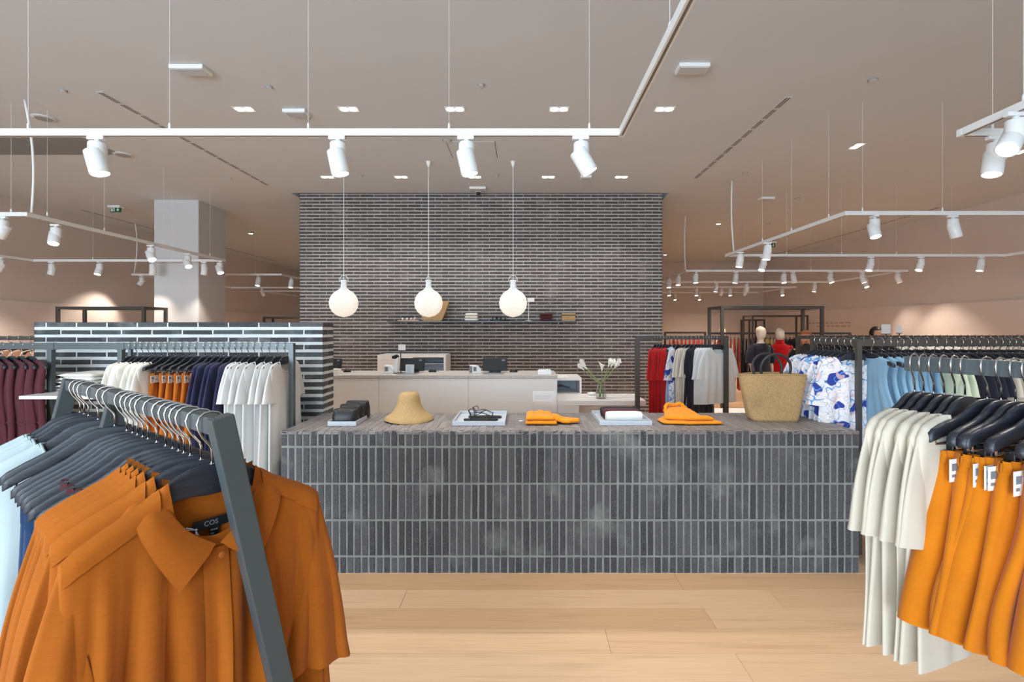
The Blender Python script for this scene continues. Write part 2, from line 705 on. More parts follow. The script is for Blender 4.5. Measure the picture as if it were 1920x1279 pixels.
# shop window behind the camera
wf = MB()
wf.box(XL - .2, -7.6, YF - .2, YF, 0, ZC).box(6.7, XR + .2, YF - .2, YF, 0, ZC).box(-7.6, 6.7, YF - .2, YF, 3.5, ZC)
struct(wf.build('wall_front', 'wall_paint'), 'white wall around the shop window')
wn = struct(MB().box(-7.6, 6.7, YF - .14, YF - .06, 0, .06).box(-7.6, 6.7, YF - .14, YF - .06, 3.44, 3.5).build('window_1', 'frame_bronze'), 'wide shop window with slim dark frame')
for k in range(7):
    x = -7.6 + 14.3 * k / 6
    MB().box(x - .03, x + .03, YF - .14, YF - .06, .06, 3.44).build('mullion', 'frame_bronze', wn)
for k in range(6):
    x = -7.6 + 14.3 * k / 6
    MB().box(x + .03, x + 14.3 / 6 - .03, YF - .105, YF - .095, .06, 3.44).build('pane', 'pane_glass', wn)

# square column
col = struct(MB().box(-6.75, -5.94, 9.06, 9.87, 0, ZC).build('column', 'column_paint'), 'square white column beyond the low brick wall')


# ------------------------------------------------------------------ bricks
def brick_geo(wd, ht, dp, seed, c=0.003, j=0.0016):
    r = random.Random(seed)
    J = lambda s: r.uniform(-s, s)
    x, z = wd / 2, ht / 2
    co = ((-x, -z), (x, -z), (x, z), (-x, z))
    vs = [(a, dp, b) for a, b in co]
    vs += [(a + J(j), c * 1.2, b + J(j)) for a, b in co]
    vs += [(a - math.copysign(c, a) + J(j), J(.0006), b - math.copysign(c, b) + J(j)) for a, b in co]
    fs = [(8, 9, 10, 11)]
    for i in range(4):
        k = (i + 1) % 4
        fs += [(i, k, k + 4, i + 4), (i + 4, k + 4, k + 8, i + 8)]
    return vs, fs


def brick_mesh(wd, ht, dp, seed, mat):
    b = MB()
    b.add(*brick_geo(wd, ht, dp, seed))
    return b.mesh('brick', mat)


def brick_into(mb, wd, ht, dp, seed, M):
    vs, fs = brick_geo(wd, ht, dp, seed)
    mb.add([M @ Vector(p) for p in vs], fs)


def stuff_part(mb, name, mat, parent):
    o = mb.build(name, mat, parent)
    o['kind'] = 'stuff'
    return o


def T(x, y, z):
    return Matrix.Translation((x, y, z))


RZ90 = Matrix.Rotation(R(90), 4, 'Z')
RX90 = Matrix.Rotation(R(-90), 4, 'X')
RXT = Matrix.Rotation(R(-90), 4, 'X')

# --- big brick wall behind the cash desk
core = struct(MB().box(WX0 + .006, WX1 - .006, WY + .006, WY + WD, 0, 4.4).build('wall_back', 'mortar_wall'),
              'dark grey brick wall behind the cash desk')
var = [brick_mesh(.228, .037, .03, i, 'brick_wall') for i in range(6)]
half = [brick_mesh(.105, .037, .03, 20 + i, 'brick_wall') for i in range(3)]
rest = MB()
CP, BP = 0.0588, 0.238
rng = random.Random(8)
cnt = 0
nrow = int(ZC / CP) + 1
for k in range(nrow, -1, -1):
    zc = k * CP + .02
    x = WX0 + (0 if k % 2 else -.119)
    while x < WX1 - .04:
        a, b = max(x, WX0), min(x + .228, WX1)
        if b - a > .04:
            full = b - a > .2275
            yy = WY - .001 + rng.uniform(-.0015, .0015)
            if full and cnt < 290 and zc < ZC - .01:
                mobj('brick', var[rng.randrange(6)], core, ((a + b) / 2, yy, zc + rng.uniform(-.001, .001)))
                cnt += 1
            else:
                brick_into(rest, b - a, .037, .03, rng.random(), T((a + b) / 2, yy, zc + rng.uniform(-.001, .001)))
        x += BP
    for side in (0, 1):   # returns on both sides
        for q in range(3):
            y = WY + .119 * (k % 2) + .119 + q * BP
            if side:
                M = T(WX1 + .001, y, zc) @ Matrix.Rotation(R(90), 4, 'Z')
            else:
                M = T(WX0 - .001, y, zc) @ Matrix.Rotation(R(-90), 4, 'Z')
            brick_into(rest, .228, .037, .03, q + k, M)
stuff_part(rest, 'brick_field', 'brick_wall', core)

# --- low brick wall
LX0, LX1, LY0, LY1, LZ = -3.835, -1.572, 3.88, 4.10, 1.640
lowwall = tag(MB().box(LX0 + .004, LX1 - .004, LY0 + .004, LY1 - .004, 0, LZ - .004).build('low_brick_wall', 'mortar_low'),
              'low freestanding dark brick wall with thick pale joints', 'wall')
CP2 = 0.0583
var = [brick_mesh(.228, .0355, .03, 40 + i, 'brick_low') for i in range(6)]
shorts_ = {}
rest = MB()
cnt = 0
k = 0
while True:
    zc = LZ - .0195 - k * CP2
    if zc < .02:
        break
    edges = []
    x = LX0 + (.09 if k % 2 == 0 else .205) - BP
    while x < LX1 - .02:
        a, b = max(x + .01, LX0), min(x + .238, LX1)
        if LX1 - b < .06 and b < LX1:
            b = LX1
        if b - a > .03:
            edges.append((a, b))
        x += BP
    for a, b in edges:
        key = round(b - a, 3)
        yy = LY0 + .0005 + rng.uniform(-.001, .0015)
        if cnt < 270 and zc > .25:
            if key == .228:
                me = var[rng.randrange(6)]
            else:
                if key not in shorts_:
                    shorts_[key] = brick_mesh(key, .0355, .03, 60 + len(shorts_), 'brick_low')
                me = shorts_[key]
            mobj('brick', me, lowwall, ((a + b) / 2, yy, zc))
            cnt += 1
        else:
            brick_into(rest, b - a, .0355, .03, rng.random(), T((a + b) / 2, yy, zc))
        brick_into(rest, b - a, .0355, .03, rng.random(), T((a + b) / 2, LY1 + .0005, zc) @ Matrix.Rotation(R(180), 4, 'Z'))
    for q in range(2):
        y = LY0 + .003 + .052 + q * .112
        brick_into(rest, .100, .0355, .02, q + k, T(LX1 + .001, y, zc) @ Matrix.Rotation(R(90), 4, 'Z'))
        brick_into(rest, .100, .0355, .02, q + k, T(LX0 - .001, y, zc) @ Matrix.Rotation(R(-90), 4, 'Z'))
    k += 1
x = LX0 + .119
while x < LX1 - .1:    # top course seen from above
    brick_into(rest, .228, .19, .02, x, T(x, (LY0 + LY1) / 2, LZ + .0005) @ RXT)
    x += BP
stuff_part(rest, 'brick_field', 'brick_low', lowwall)

# --- brick counter in the middle
KX0, KX1, KY0, KY1, KZ = -1.584, 2.188, 3.230, 3.925, 0.924
counter = tag(MB().box(KX0 + .004, KX1 - .004, KY0 + .004, KY1 - .004, 0, KZ - .003).build('brick_counter', 'mortar'),
              'long low display counter clad in upright dark grey bricks', 'counter')
NCOL = 79
pitch = (KX1 - KX0) / NCOL
rows = [(KZ - .0955, KZ), (KZ - .336, KZ - .1095), (KZ - .574, KZ - .349), (KZ - .810, KZ - .587), (.001, KZ - .823)]
var = {}
for i, (z0, z1) in enumerate(rows):
    var[i] = [brick_mesh(pitch - .0105 + d, z1 - z0, .03, 80 + i * 9 + q, 'brick') for q, d in enumerate((0, .001, -.001, .0015, -.0015))]
rest = MB()
cnt = 0
rng = random.Random(21)
for i in (1, 2, 3, 0, 4):
    z0, z1 = rows[i]
    for c_ in range(NCOL):
        x = KX0 + (c_ + .5) * pitch + rng.uniform(-.0012, .0012)
        yy = KY0 + rng.uniform(-.001, .0016)
        if cnt < 298:
            o = mobj('brick', var[i][rng.randrange(5)], counter, (x, yy, (z0 + z1) / 2), (0, rng.uniform(-.006, .006), 0))
            cnt += 1
        else:
            brick_into(rest, pitch - .010, z1 - z0, .03, rng.random(), T(x, yy, (z0 + z1) / 2))
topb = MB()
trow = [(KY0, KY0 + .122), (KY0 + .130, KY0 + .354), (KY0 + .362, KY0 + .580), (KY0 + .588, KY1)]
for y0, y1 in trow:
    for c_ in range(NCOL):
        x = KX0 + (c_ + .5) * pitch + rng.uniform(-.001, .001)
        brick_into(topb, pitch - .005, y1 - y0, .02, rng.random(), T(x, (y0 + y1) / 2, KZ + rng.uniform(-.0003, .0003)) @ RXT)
nd = 14
for side in (0, 1):
    for z0, z1 in rows:
        for q in range(nd):
            y = KY0 + (q + .5) * (KY1 - KY0) / nd
            M = T(KX1 - .001, y, (z0 + z1) / 2) @ Matrix.Rotation(R(90), 4, 'Z') if side else \
                T(KX0 + .001, y, (z0 + z1) / 2) @ Matrix.Rotation(R(-90), 4, 'Z')
            brick_into(rest, (KY1 - KY0) / nd - .010, z1 - z0, .02, rng.random(), M)
stuff_part(rest, 'brick_field', 'brick', counter)
stuff_part(topb, 'top_bricks', 'brick_top_lit', counter)

# ------------------------------------------------------------------ ceiling fittings
dl = thing('recessed_downlight', 'flush twin recessed downlight in the row nearer the window', 'ceiling light',
           group='twin downlights near the window')
fr = MB()
for s in (-1, 1):
    fr.box(-.105, .105, s * .055 - .004, s * .055 + .004, -.004, .0)
    fr.box(s * .101 - .004, s * .101 + .004, -.055, .055, -.004, .0)
fr.box(-.097, .097, -.051, .051, -.001, 0)
fr.build('frame', 'white_metal', dl)
for s in (-1, 1):
    MB().lathe([(.040, -.006), (.043, -.004), (.043, -.001)], 24, (s * .048, 0, 0)).build('lamp', 'down_lens', dl, smooth=False)
dlights = []
for k, px in enumerate((458, 654, 853, 1048, 1246)):
    p = at(px, 205, 5.28)
    dlights.append((p.x, 5.28, 0, 'flush twin recessed downlight in the row nearer the window', 'twin downlights near the window'))
for px in (614, 752, 890, 1028, 1165):
    p = at(px, 332, 7.67)
    dlights.append((p.x, 7.67, 0, 'flush twin recessed downlight in the row close to the brick wall', 'twin downlights near the brick wall'))
dlights.append((at(1606, 274, 6.36).x, 6.36, R(90), 'single twin recessed downlight turned crosswise above the right hand track', None))
dlights.append((at(1915, 285, 6.57).x, 6.57, R(90), 'twin recessed downlight behind the hanging corner track', None))
first = True
for x, y, rz, lab, grp in dlights:
    if first:
        dl.location = (x, y, ZC)
        r0 = dl
        first = False
    else:
        r0 = dup(dl, (x, y, ZC), rz, lab, grp)
        if grp is None:
            del r0['group']
    l = bpy.data.lights.new('downlight_lamp', 'SPOT')
    l.energy = DOWN_W
    l.spot_size = R(115)
    l.spot_blend = 0.6
    l.shadow_soft_size = 0.06
    l.color = MILD
    lo = bpy.data.objects.new('downlight_lamp', l)
    COL.objects.link(lo)
    lo.location = (x, y, ZC - .02)

# single round downlights further back
rl = thing('recessed_spot', 'small single recessed spot in the ceiling far back', 'ceiling light', group='single recessed ceiling spots')
MB().lathe([(.05, -.004), (.06, -.003), (.06, 0)], 20).build('ring', 'white_metal', rl)
MB().lathe([(.045, -.007), (.046, -.004)], 20).build('lamp', 'down_lens', rl)
pts = [at(470, 438, 2155.7 / 175), at(1347, 420, 2155.7 / 193), at(1262, 507, 2155.7 / 106), at(1247, 478, 2155.7 / 135)]
rl.location = (pts[0].x, pts[0].y, ZC)
for p in pts[1:]:
    dup(rl, (p.x, p.y, ZC))

# slot diffusers
for x, y0, y1, lab in ((-4.185, 4.89, 8.13, 'narrow slotted air diffuser in ceiling on the column side'),
                       (2.675, 5.0, 7.75, 'narrow slotted air diffuser in ceiling above the hanging corner track'),
                       (8.05, 9.6, 16.0, 'narrow slotted air diffuser in ceiling close to the right side wall'),
                       (-8.75, 9.8, 17.5, 'narrow slotted air diffuser in ceiling behind the square column')):
    t = thing('slot_diffuser', lab, 'air vent', (x, y0, ZC))
    MB().box(-.035, .035, 0, y1 - y0, -.003, 0).build('frame', 'ceiling_paint', t)
    n = max(6, int((y1 - y0) / .27))
    for q in range(n):
        a = (y1 - y0) * q / n
        b = a + (y1 - y0) / n - .03
        mb = MB()
        for s in (-.018, .010):
            mb.box(s - .004, s + .012, a + .01, b, -.0045, -.002)
        mb.build('slot', 'slot_shadow', t)
# grille panel on the left
p = at(0, 260, 6.2)
t = thing('ceiling_grille', 'flush grey slatted ceiling grille above the left track loop', 'air vent', (-6.35, 6.25, ZC))
MB().box(-.95, .95, -.42, .42, -.004, 0).build('panel', 'grille_grey', t)
for q in range(62):
    MB().box(-.94 + q * .0305, -.927 + q * .0305, -.40, .40, -.009, -.003).build('slat', 'grille_grey', t) if q < 62 else None
# access panel outline
t = thing('access_panel', 'square ceiling access hatch outlined by thin dark gaps', 'hatch', (at(889, 290, 6.67).x, 6.5, ZC))
MB().box(-.30, .30, -.3, .3, -.003, 0).build('hatch_lid', 'ceiling_paint', t)
for s in (-1, 1):
    MB().box(s * .305 - .004, s * .305 + .004, -.3, .3, -.002, 0).build('gap', 'slot_shadow', t)
# emergency light boxes
em = [(358, 128, 'white emergency light box nearest the left slot diffuser', 0.30), (1298, 125, 'white emergency light box beside the running track', 0.27),
      (556, 209, 'small white emergency light box between the twin downlights', 0.24), (896, 352, 'white emergency light box just above the brick wall', 0.27),
      (1098, 331, 'small white box behind the last window row spotlight', 0.17), (1437, 371, 'white box on the ceiling above the right track loop', 0.24)]
for px, py, lab, wd in em:
    Y = 2155.7 / (CY - py)
    t = thing('emergency_light', lab, 'ceiling box', (at(px, py, Y).x, Y, ZC))
    MB().box(-wd / 2, wd / 2, -.075, .075, -.035, 0).build('housing', 'white_metal', t, bevel=.006)
    MB().box(-wd / 2 + .015, wd / 2 - .015, -.06, .06, -.040, -.033).build('diffuser', 'tray_white', t, bevel=.002)
# speakers and detectors
for px, py, r_, lab in ((82, 221, .11, 'round flush ceiling loudspeaker beside the curved cable'), (231, 290, .12, 'round flush ceiling loudspeaker next to the first spotlight'),
                        (118, 169, .035, 'tiny ceiling sprinkler cap left of the slot diffuser'), (504, 162, .035, 'tiny ceiling sprinkler cap above the twin downlights'),
                        (902, 158, .035, 'tiny ceiling sprinkler cap in front of the downlight rows'), (1637, 149, .045, 'tiny ceiling sprinkler cap above the right hand garments'),
                        (430, 334, .04, 'tiny ceiling sprinkler cap by the far end of the slot diffuser'), (676, 329, .04, 'tiny ceiling sprinkler cap between the pendants'),
                        (931, 329, .04, 'tiny ceiling sprinkler cap near the brick wall'), (1397, 324, .045, 'tiny ceiling sprinkler cap above the power cable'),
                        (1495, 372, .05, 'small round smoke detector above the right track loop'), (838, 262, .06, 'small white detector beside the ceiling hatch'),
                        (1440, 420, .06, 'small round detector over the far track loop')):
    Y = 2155.7 / (CY - py)
    t = thing('ceiling_disc', lab, 'ceiling disc', (at(px, py, Y).x, Y, ZC))
    MB().lathe([(r_ * .85, -.012), (r_, -.006), (r_, 0)], 24).build('cover', 'grille_grey' if r_ < .1 else 'ceiling_paint', t, smooth=False)
    MB().lathe([(r_ * .7, -.015), (r_ * .72, -.011)], 24).build('insert', 'ceiling_paint' if r_ < .1 else 'grille_grey', t)
t = thing('dome_camera', 'tiny dark dome camera below the light box at the brick wall', 'camera', (at(897, 358, 8.45).x, 8.45, ZC))
MB().lathe([(.05, -.03), (.055, 0)], 16).build('base', 'white_metal', t)
MB().lathe([(.01, -.075), (.03, -.065), (.04, -.03)], 16).build('dome', 'black_plastic', t, smooth=True)


# exit signs
def exit_sign(px, py, Y, wd, lab):
    p = at(px, py, Y)
    hz = wd * .5
    t = thing('exit_sign', lab, 'sign', (p.x, p.y, ZC))
    MB().box(-wd * .58, wd * .58, -.06, .06, -.04, 0).build('housing', 'white_metal', t, bevel=.006)
    zc = p.z - ZC
    MB().box(-wd / 2, wd / 2, -.012, .012, zc - hz / 2, zc + hz / 2).build('plate', 'exit_green', t)
    MB().box(-.01, .01, -.006, .006, zc + hz / 2, -.035).build('bracket', 'white_metal', t)
    pic = MB()
    y0, y1 = -.0145, -.012
    u = wd / 10
    # door with running figure
    pic.prism([(-4.2 * u, zc - 1.9 * u), (-3.4 * u, zc - 1.9 * u), (-3.4 * u, zc + 1.9 * u), (-4.2 * u, zc + 1.9 * u)], y0, y1)
    pic.prism([(-1.2 * u, zc - 1.9 * u), (-.6 * u, zc - 1.9 * u), (-.6 * u, zc + 1.9 * u), (-1.2 * u, zc + 1.9 * u)], y0, y1)
    pic.prism([(-4.2 * u, zc + 1.6 * u), (-.6 * u, zc + 1.6 * u), (-.6 * u, zc + 2.1 * u), (-4.2 * u, zc + 2.1 * u)], y0, y1)
    pic.lathe([(.0, -.5 * u), (.5 * u, 0), (0, .5 * u)], 10, (-2.0 * u, -.014, zc + .95 * u), caps=False)
    pic.prism([(-2.7 * u, zc - .5 * u), (-2.1 * u, zc - .5 * u), (-1.9 * u, zc + .5 * u), (-2.5 * u, zc + .5 * u)], y0, y1)
    pic.prism([(-3.2 * u, zc - 1.8 * u), (-2.8 * u, zc - 1.8 * u), (-2.3 * u, zc - .5 * u), (-2.7 * u, zc - .5 * u)], y0, y1)
    pic.prism([(-1.9 * u, zc - 1.8 * u), (-1.5 * u, zc - 1.8 * u), (-2.1 * u, zc - .4 * u), (-2.5 * u, zc - .5 * u)], y0, y1)
    # arrow down
    pic.prism([(2.1 * u, zc + 1.8 * u), (2.9 * u, zc + 1.8 * u), (2.9 * u, zc - .2 * u), (2.1 * u, zc - .2 * u)], y0, y1)
    pic.prism([(2.5 * u, zc - 1.8 * u), (4.0 * u, zc + .1 * u), (3.0 * u, zc - .1 * u), (2.0 * u, zc - .1 * u), (1.0 * u, zc + .1 * u)], y0, y1)
    pic.build('pictogram', 'paper', t)


exit_sign(217, 393, 9.5, .20, 'green emergency exit sign with running figure near the square column')
exit_sign(1446, 460, 13.5, .21, 'green emergency exit sign over the right hand track loop')

# ------------------------------------------------------------------ lighting tracks
TZ = 2.774


def spot_meshes():
    ad = MB().box(-.055, .045, -.017, .017, -.022, 0).mesh('adapter', 'white_metal', bevel=.004)
    st = MB().lathe([(.012, -.036), (.016, -.02), (.016, 0)], 14, (.01, 0, 0)).mesh('neck', 'white_metal', smooth=True)
    ho = MB().lathe([(.0, -.153), (.036, -.151), (.046, -.146), (.048, -.138), (.048, -.048), (.044, -.040), (.03, -.036), (0, -.035)], 24, (0, 0, 0), caps=False).mesh('housing', 'white_metal', smooth=True)
    hd = MB().lathe([(.046, -.118), (.051, -.118), (.053, -.114), (.053, .024), (.049, .028), (0, .028)], 28, caps=False).mesh('head', 'white_metal', smooth=True)
    le = MB().lathe([(0, -.114), (.047, -.114)], 28, caps=False).mesh('lens', 'lamp_lens')
    return ad, st, ho, hd, le


AD, ST, HO, HD, LE = spot_meshes()
nspot = [0]


def track_spot(x, y, yaw, tilt, lab, grp, power=None, col=WARM, off=0.042):
    """yaw: where the head leans to (0 = +x); tilt from straight down"""
    t = thing('track_spotlight', lab, 'spotlight', (x, y, TZ - .021), yaw, grp)
    mobj('adapter', AD, t, (0, 0, 0), (0, 0, -yaw if abs(math.cos(yaw)) > .3 else 0))
    mobj('neck', ST, t, (-.01, 0, -.02))
    mobj('housing', HO, t)
    h = mobj('head', HD, t, (-.012, -off if False else 0, -.115), (0, -tilt, 0))
    h.location = (-.018 * math.sin(tilt), -.012, -.118)
    mobj('lens', LE, h)
    l = bpy.data.lights.new('spot_lamp', 'SPOT')
    l.energy = power if power is not None else SPOT_W
    l.spot_size = R(92)
    l.spot_blend = 0.7
    l.shadow_soft_size = 0.05
    l.color = col
    lo = bpy.data.objects.new('spot_lamp', l)
    COL.objects.link(lo)
    d = Vector((math.cos(yaw) * math.sin(tilt), math.sin(yaw) * math.sin(tilt), -math.cos(tilt)))
    lo.location = Vector((x, y, TZ - .139)) + d * .135
    lo.rotation_euler = d.to_track_quat('-Z', 'Y').to_euler()
    return t


def track(lab, pts, wires, cable=None):
    t = thing('lighting_track', lab, 'track', (pts[0][0], pts[0][1], TZ))
    o = Vector((pts[0][0], pts[0][1], 0))
    for i in range(len(pts) - 1):
        a, b = Vector(pts[i]).to_3d() - o, Vector(pts[i + 1]).to_3d() - o
        d = (b - a).normalized() * .018
        m_ = MB().bar(a - d, b - d, .036, .042)
        sg = m_.build('track_profile', 'white_metal', t, bevel=.002, bseg=1)
        MB().bar(a + d, b - d * 1.1, .012, .003).build('slot', 'slot_shadow', sg, loc=(0, 0, -.0205))
    for x, y in wires:
        x, y = x - o.x, y - o.y
        wv = MB().tube([(x, y, .02), (x, y, ZC - TZ - .001)], .0011, 5).build('suspension_wire', 'white_metal', t)
        MB().lathe([(.007, .018), (.007, .05), (.003, .06)], 8, (x, y, 0)).build('grip', 'white_metal', wv)
    if cable:
        (x0, y0), (x1, y1) = cable
        path = []
        for q in range(13):
            u = q / 12
            path.append((lerp(x0, x1, u) - o.x + .05 * math.sin(u * PI) * (1 if x0 < 0 else -.4), lerp(y0, y1, u) - o.y, lerp(ZC - TZ - .013, 0.02, u)))
        MB().tube(path, .011, 8).build('power_cable', 'white_metal', t, smooth=True)
    return t


# window side track, over the left garments
track('white suspended track across the front, turning toward the window', [(-4.4, 2.99), (.589, 2.99), (.589, -1.2)],
      [(at(53, 249, 2.99).x, 2.99), (at(318, 249, 2.99).x, 2.99), (at(578, 249, 2.99).x, 2.99), (at(842, 249, 2.99).x, 2.99), (at(1105, 249, 2.99).x, 2.99), (.589, 2.0), (.589, .8)],
      None)
track('white suspended corner track over the right hand shorts rack', [(2.64, -1.2), (2.64, 2.99), (6.2, 2.99)],
      [(2.64, 2.62), (at(1861, 250, 2.99).x, 2.99), (4.4, 2.99)])
track('white suspended track loop over the left side department', [(-8.65, 5.16), (-5.17, 5.16), (-5.28, 8.75), (-8.65, 8.75), (-8.65, 5.16)],
      [(at(21, 402, 5.16).x, 5.16), (at(85, 410, 5.3).x + .02, 5.3), (-5.2, 6.15), (-5.23, 7.2), (-5.25, 8.3), (-6.2, 8.75), (-7.6, 8.75)],
      ((-5.07, 5.04), (-5.12, 5.16)))
track('white suspended track loop beyond the square column', [(-8.75, 11.1), (-5.43, 11.1), (-5.43, 14.8), (-8.75, 14.8), (-8.75, 11.1)],
      [(-6.0, 11.1), (-7.6, 11.1), (-5.43, 13.0)], ((-8.66, 11.06), (-8.72, 11.1)))
track('white suspended track loop over the right side department', [(3.32, 5.11), (3.32, 8.12), (7.88, 8.12), (7.88, 5.11), (3.32, 5.11)],
      [(3.32, 6.9), (3.32, 6.15), (3.32, 5.4), (at(1617, 399, 5.11).x, 5.11), (at(1767, 399, 5.11).x, 5.11), (6.2, 5.11), (4.3, 8.12), (5.2, 8.12), (6.1, 8.12), (7.0, 8.12)],
      ((3.29, 7.84), (3.32, 7.84)))
track('white suspended track loop above the mannequins', [(3.40, 10.36), (8.0, 10.36), (8.0, 12.95), (3.40, 12.95), (3.40, 10.36)],
      [(4.6, 10.36), (6.0, 10.36), (7.4, 10.36), (5, 12.95)], ((3.37, 10.33), (3.38, 10.36)))
track('white suspended track loop closest to the far wall', [(3.5, 14.6), (8.0, 14.6), (8.0, 16.9), (3.5, 16.9), (3.5, 14.6)], [(4.6, 14.6), (6.4, 14.6)])
track('white suspended track loop deepest on the column side', [(-8.6, 16.2), (-5.5, 16.2), (-5.5, 19.2), (-8.6, 19.2), (-8.6, 16.2)], [(-6.5, 16.2)])

DAY = (1.0, 0.93, 0.86)
for px, yaw, tl, lab in ((183, 0, 16, 'white track spotlight leaning outward above the navy trousers'), (634, 0, 12, 'white track spotlight in line with the pendant beside the low wall'),
                         (875, 0, 13, 'white track spotlight between the middle and last pendant'), (1090, 0, 30, 'white track spotlight nearest the corner of the front track')):
    track_spot(at(px, 250, 2.99).x, 2.99, R(yaw), R(tl), lab, None, col=DAY, power=45)
track_spot(at(1868, 250, 2.99).x, 2.99, R(205), R(14), 'white track spotlight hanging straight from the corner track', None, col=DAY, power=40)
track_spot(2.64, 2.66, R(205), R(42), 'white track spotlight swung strongly sideways on the corner track', None, col=DAY, power=40)
g1 = 'spotlights on the left track loop'
L1 = 'white track spotlight on the left department loop'
for x, y, yaw, tl in ((at(5, 410, 5.16).x, 5.16, 200, 25), (at(105, 420, 5.55).x, 5.55, 300, 25), (-5.22, 6.95, 330, 35), (-5.25, 7.75, 330, 35), (-5.27, 8.6, 330, 30),
                      (at(97, 489, 8.75).x, 8.75, 200, 12), (at(187, 489, 8.75).x, 8.75, 270, 20), (at(286, 489, 8.75).x, 8.75, 180, 8), (at(383, 489, 8.75).x, 8.75, 180, 10),
                      (-8.65, 8.2, 200, 25)):
    track_spot(x, y, R(yaw), R(tl), L1, g1)
g2 = 'spotlights beyond the column'
L2 = 'white track spotlight on the loop beyond the column'
for x, y, yaw, tl in ((at(266, 515, 11.1).x, 11.1, 210, 35), (at(485, 515, 11.1).x, 11.1, 270, 15), (-5.43, 11.6, 270, 12), (-5.43, 14.0, 0, 20), (-6.5, 14.8, 200, 15), (-7.8, 14.8, 90, 40)):
    track_spot(x, y, R(yaw), R(tl), L2, g2, power=85)
g3 = 'spotlights on the right track loop'
L3 = 'white track spotlight on the right department loop'
for x, y, yaw, tl in ((at(1640, 399, 5.11).x, 5.11, 270, 20), (at(1787, 399, 5.11).x, 5.11, 0, 16), (3.32, 7.6, 200, 10), (3.32, 6.75, 190, 8), (at(1432, 480, 8.12).x, 8.12, 210, 25),
                      (at(1633, 480, 8.12).x, 8.12, 200, 20), (at(1727, 480, 8.12).x, 8.12, 200, 24), (at(1840, 480, 8.12).x, 8.12, 190, 12), (7.88, 7.6, 300, 22), (6.9, 5.11, 300, 22)):
    track_spot(x, y, R(yaw), R(tl), L3, g3)
g4 = 'spotlights above the mannequins'
L4 = 'white track spotlight on the loop above the mannequins'
for px, Y, yaw, tl in ((1305, 10.36, 270, 12), (1380, 10.36, 190, 10), (1470, 10.36, 270, 14), (1487, 10.36, 20, 16), (1557, 10.36, 300, 20), (1617, 10.36, 320, 20), (1683, 10.36, 330, 20),
                       (1343, 12.95, 180, 8), (1400, 12.95, 90, 10), (1528, 12.95, 180, 10)):
    track_spot((px - CX) / F * Y, Y, R(yaw), R(tl), L4, g4)
track_spot(3.40, 11.6, R(270), R(12), L4, g4)
track_spot(3.40, 10.9, R(270), R(12), L4, g4)
track_spot(8.0, 11.6, R(280), R(25), L4, g4)
g5 = 'spotlights by the far wall'
L5 = 'tiny white track spotlight on the far wall loop'
for px, Y, yaw, tl in ((1255, 14.6, 270, 14), (1306, 14.6, 270, 14), (1352, 14.6, 90, 40), (1369, 14.6, 280, 14), (1397, 14.6, 90, 40), (1467, 14.6, 270, 20), (1466, 16.9, 300, 15),
                       (1266, 16.9, 270, 14), (1312, 16.9, 270, 14)):
    track_spot((px - CX) / F * Y, Y, R(yaw), R(tl), L5, g5)
L6 = 'tiny white track spotlight on the deepest column side loop'
for x, y, yaw, tl in ((-5.9, 16.2, 270, 12), (-5.5, 17.5, 0, 20), (-6.6, 16.2, 200, 15), (-7.6, 19.2, 90, 30)):
    track_spot(x, y, R(yaw), R(tl), L6, 'spotlights deepest on the column side', power=85)

# tell the loop spotlights apart by how near each hangs to the brick wall
for grp_ in sorted({o.get('group') for o in COL.objects if o.name.startswith('track_spotlight') and o.get('group')}):
    ob = [o for o in COL.objects if o.get('group') == grp_]
    ob.sort(key=lambda o: math.hypot(max(WX0 - o.location.x, o.location.x - WX1, 0), o.location.y - WY))
    for k, o in enumerate(ob):
        o['label'] = o['label'] + ', %s nearest the brick wall' % ORD[k]

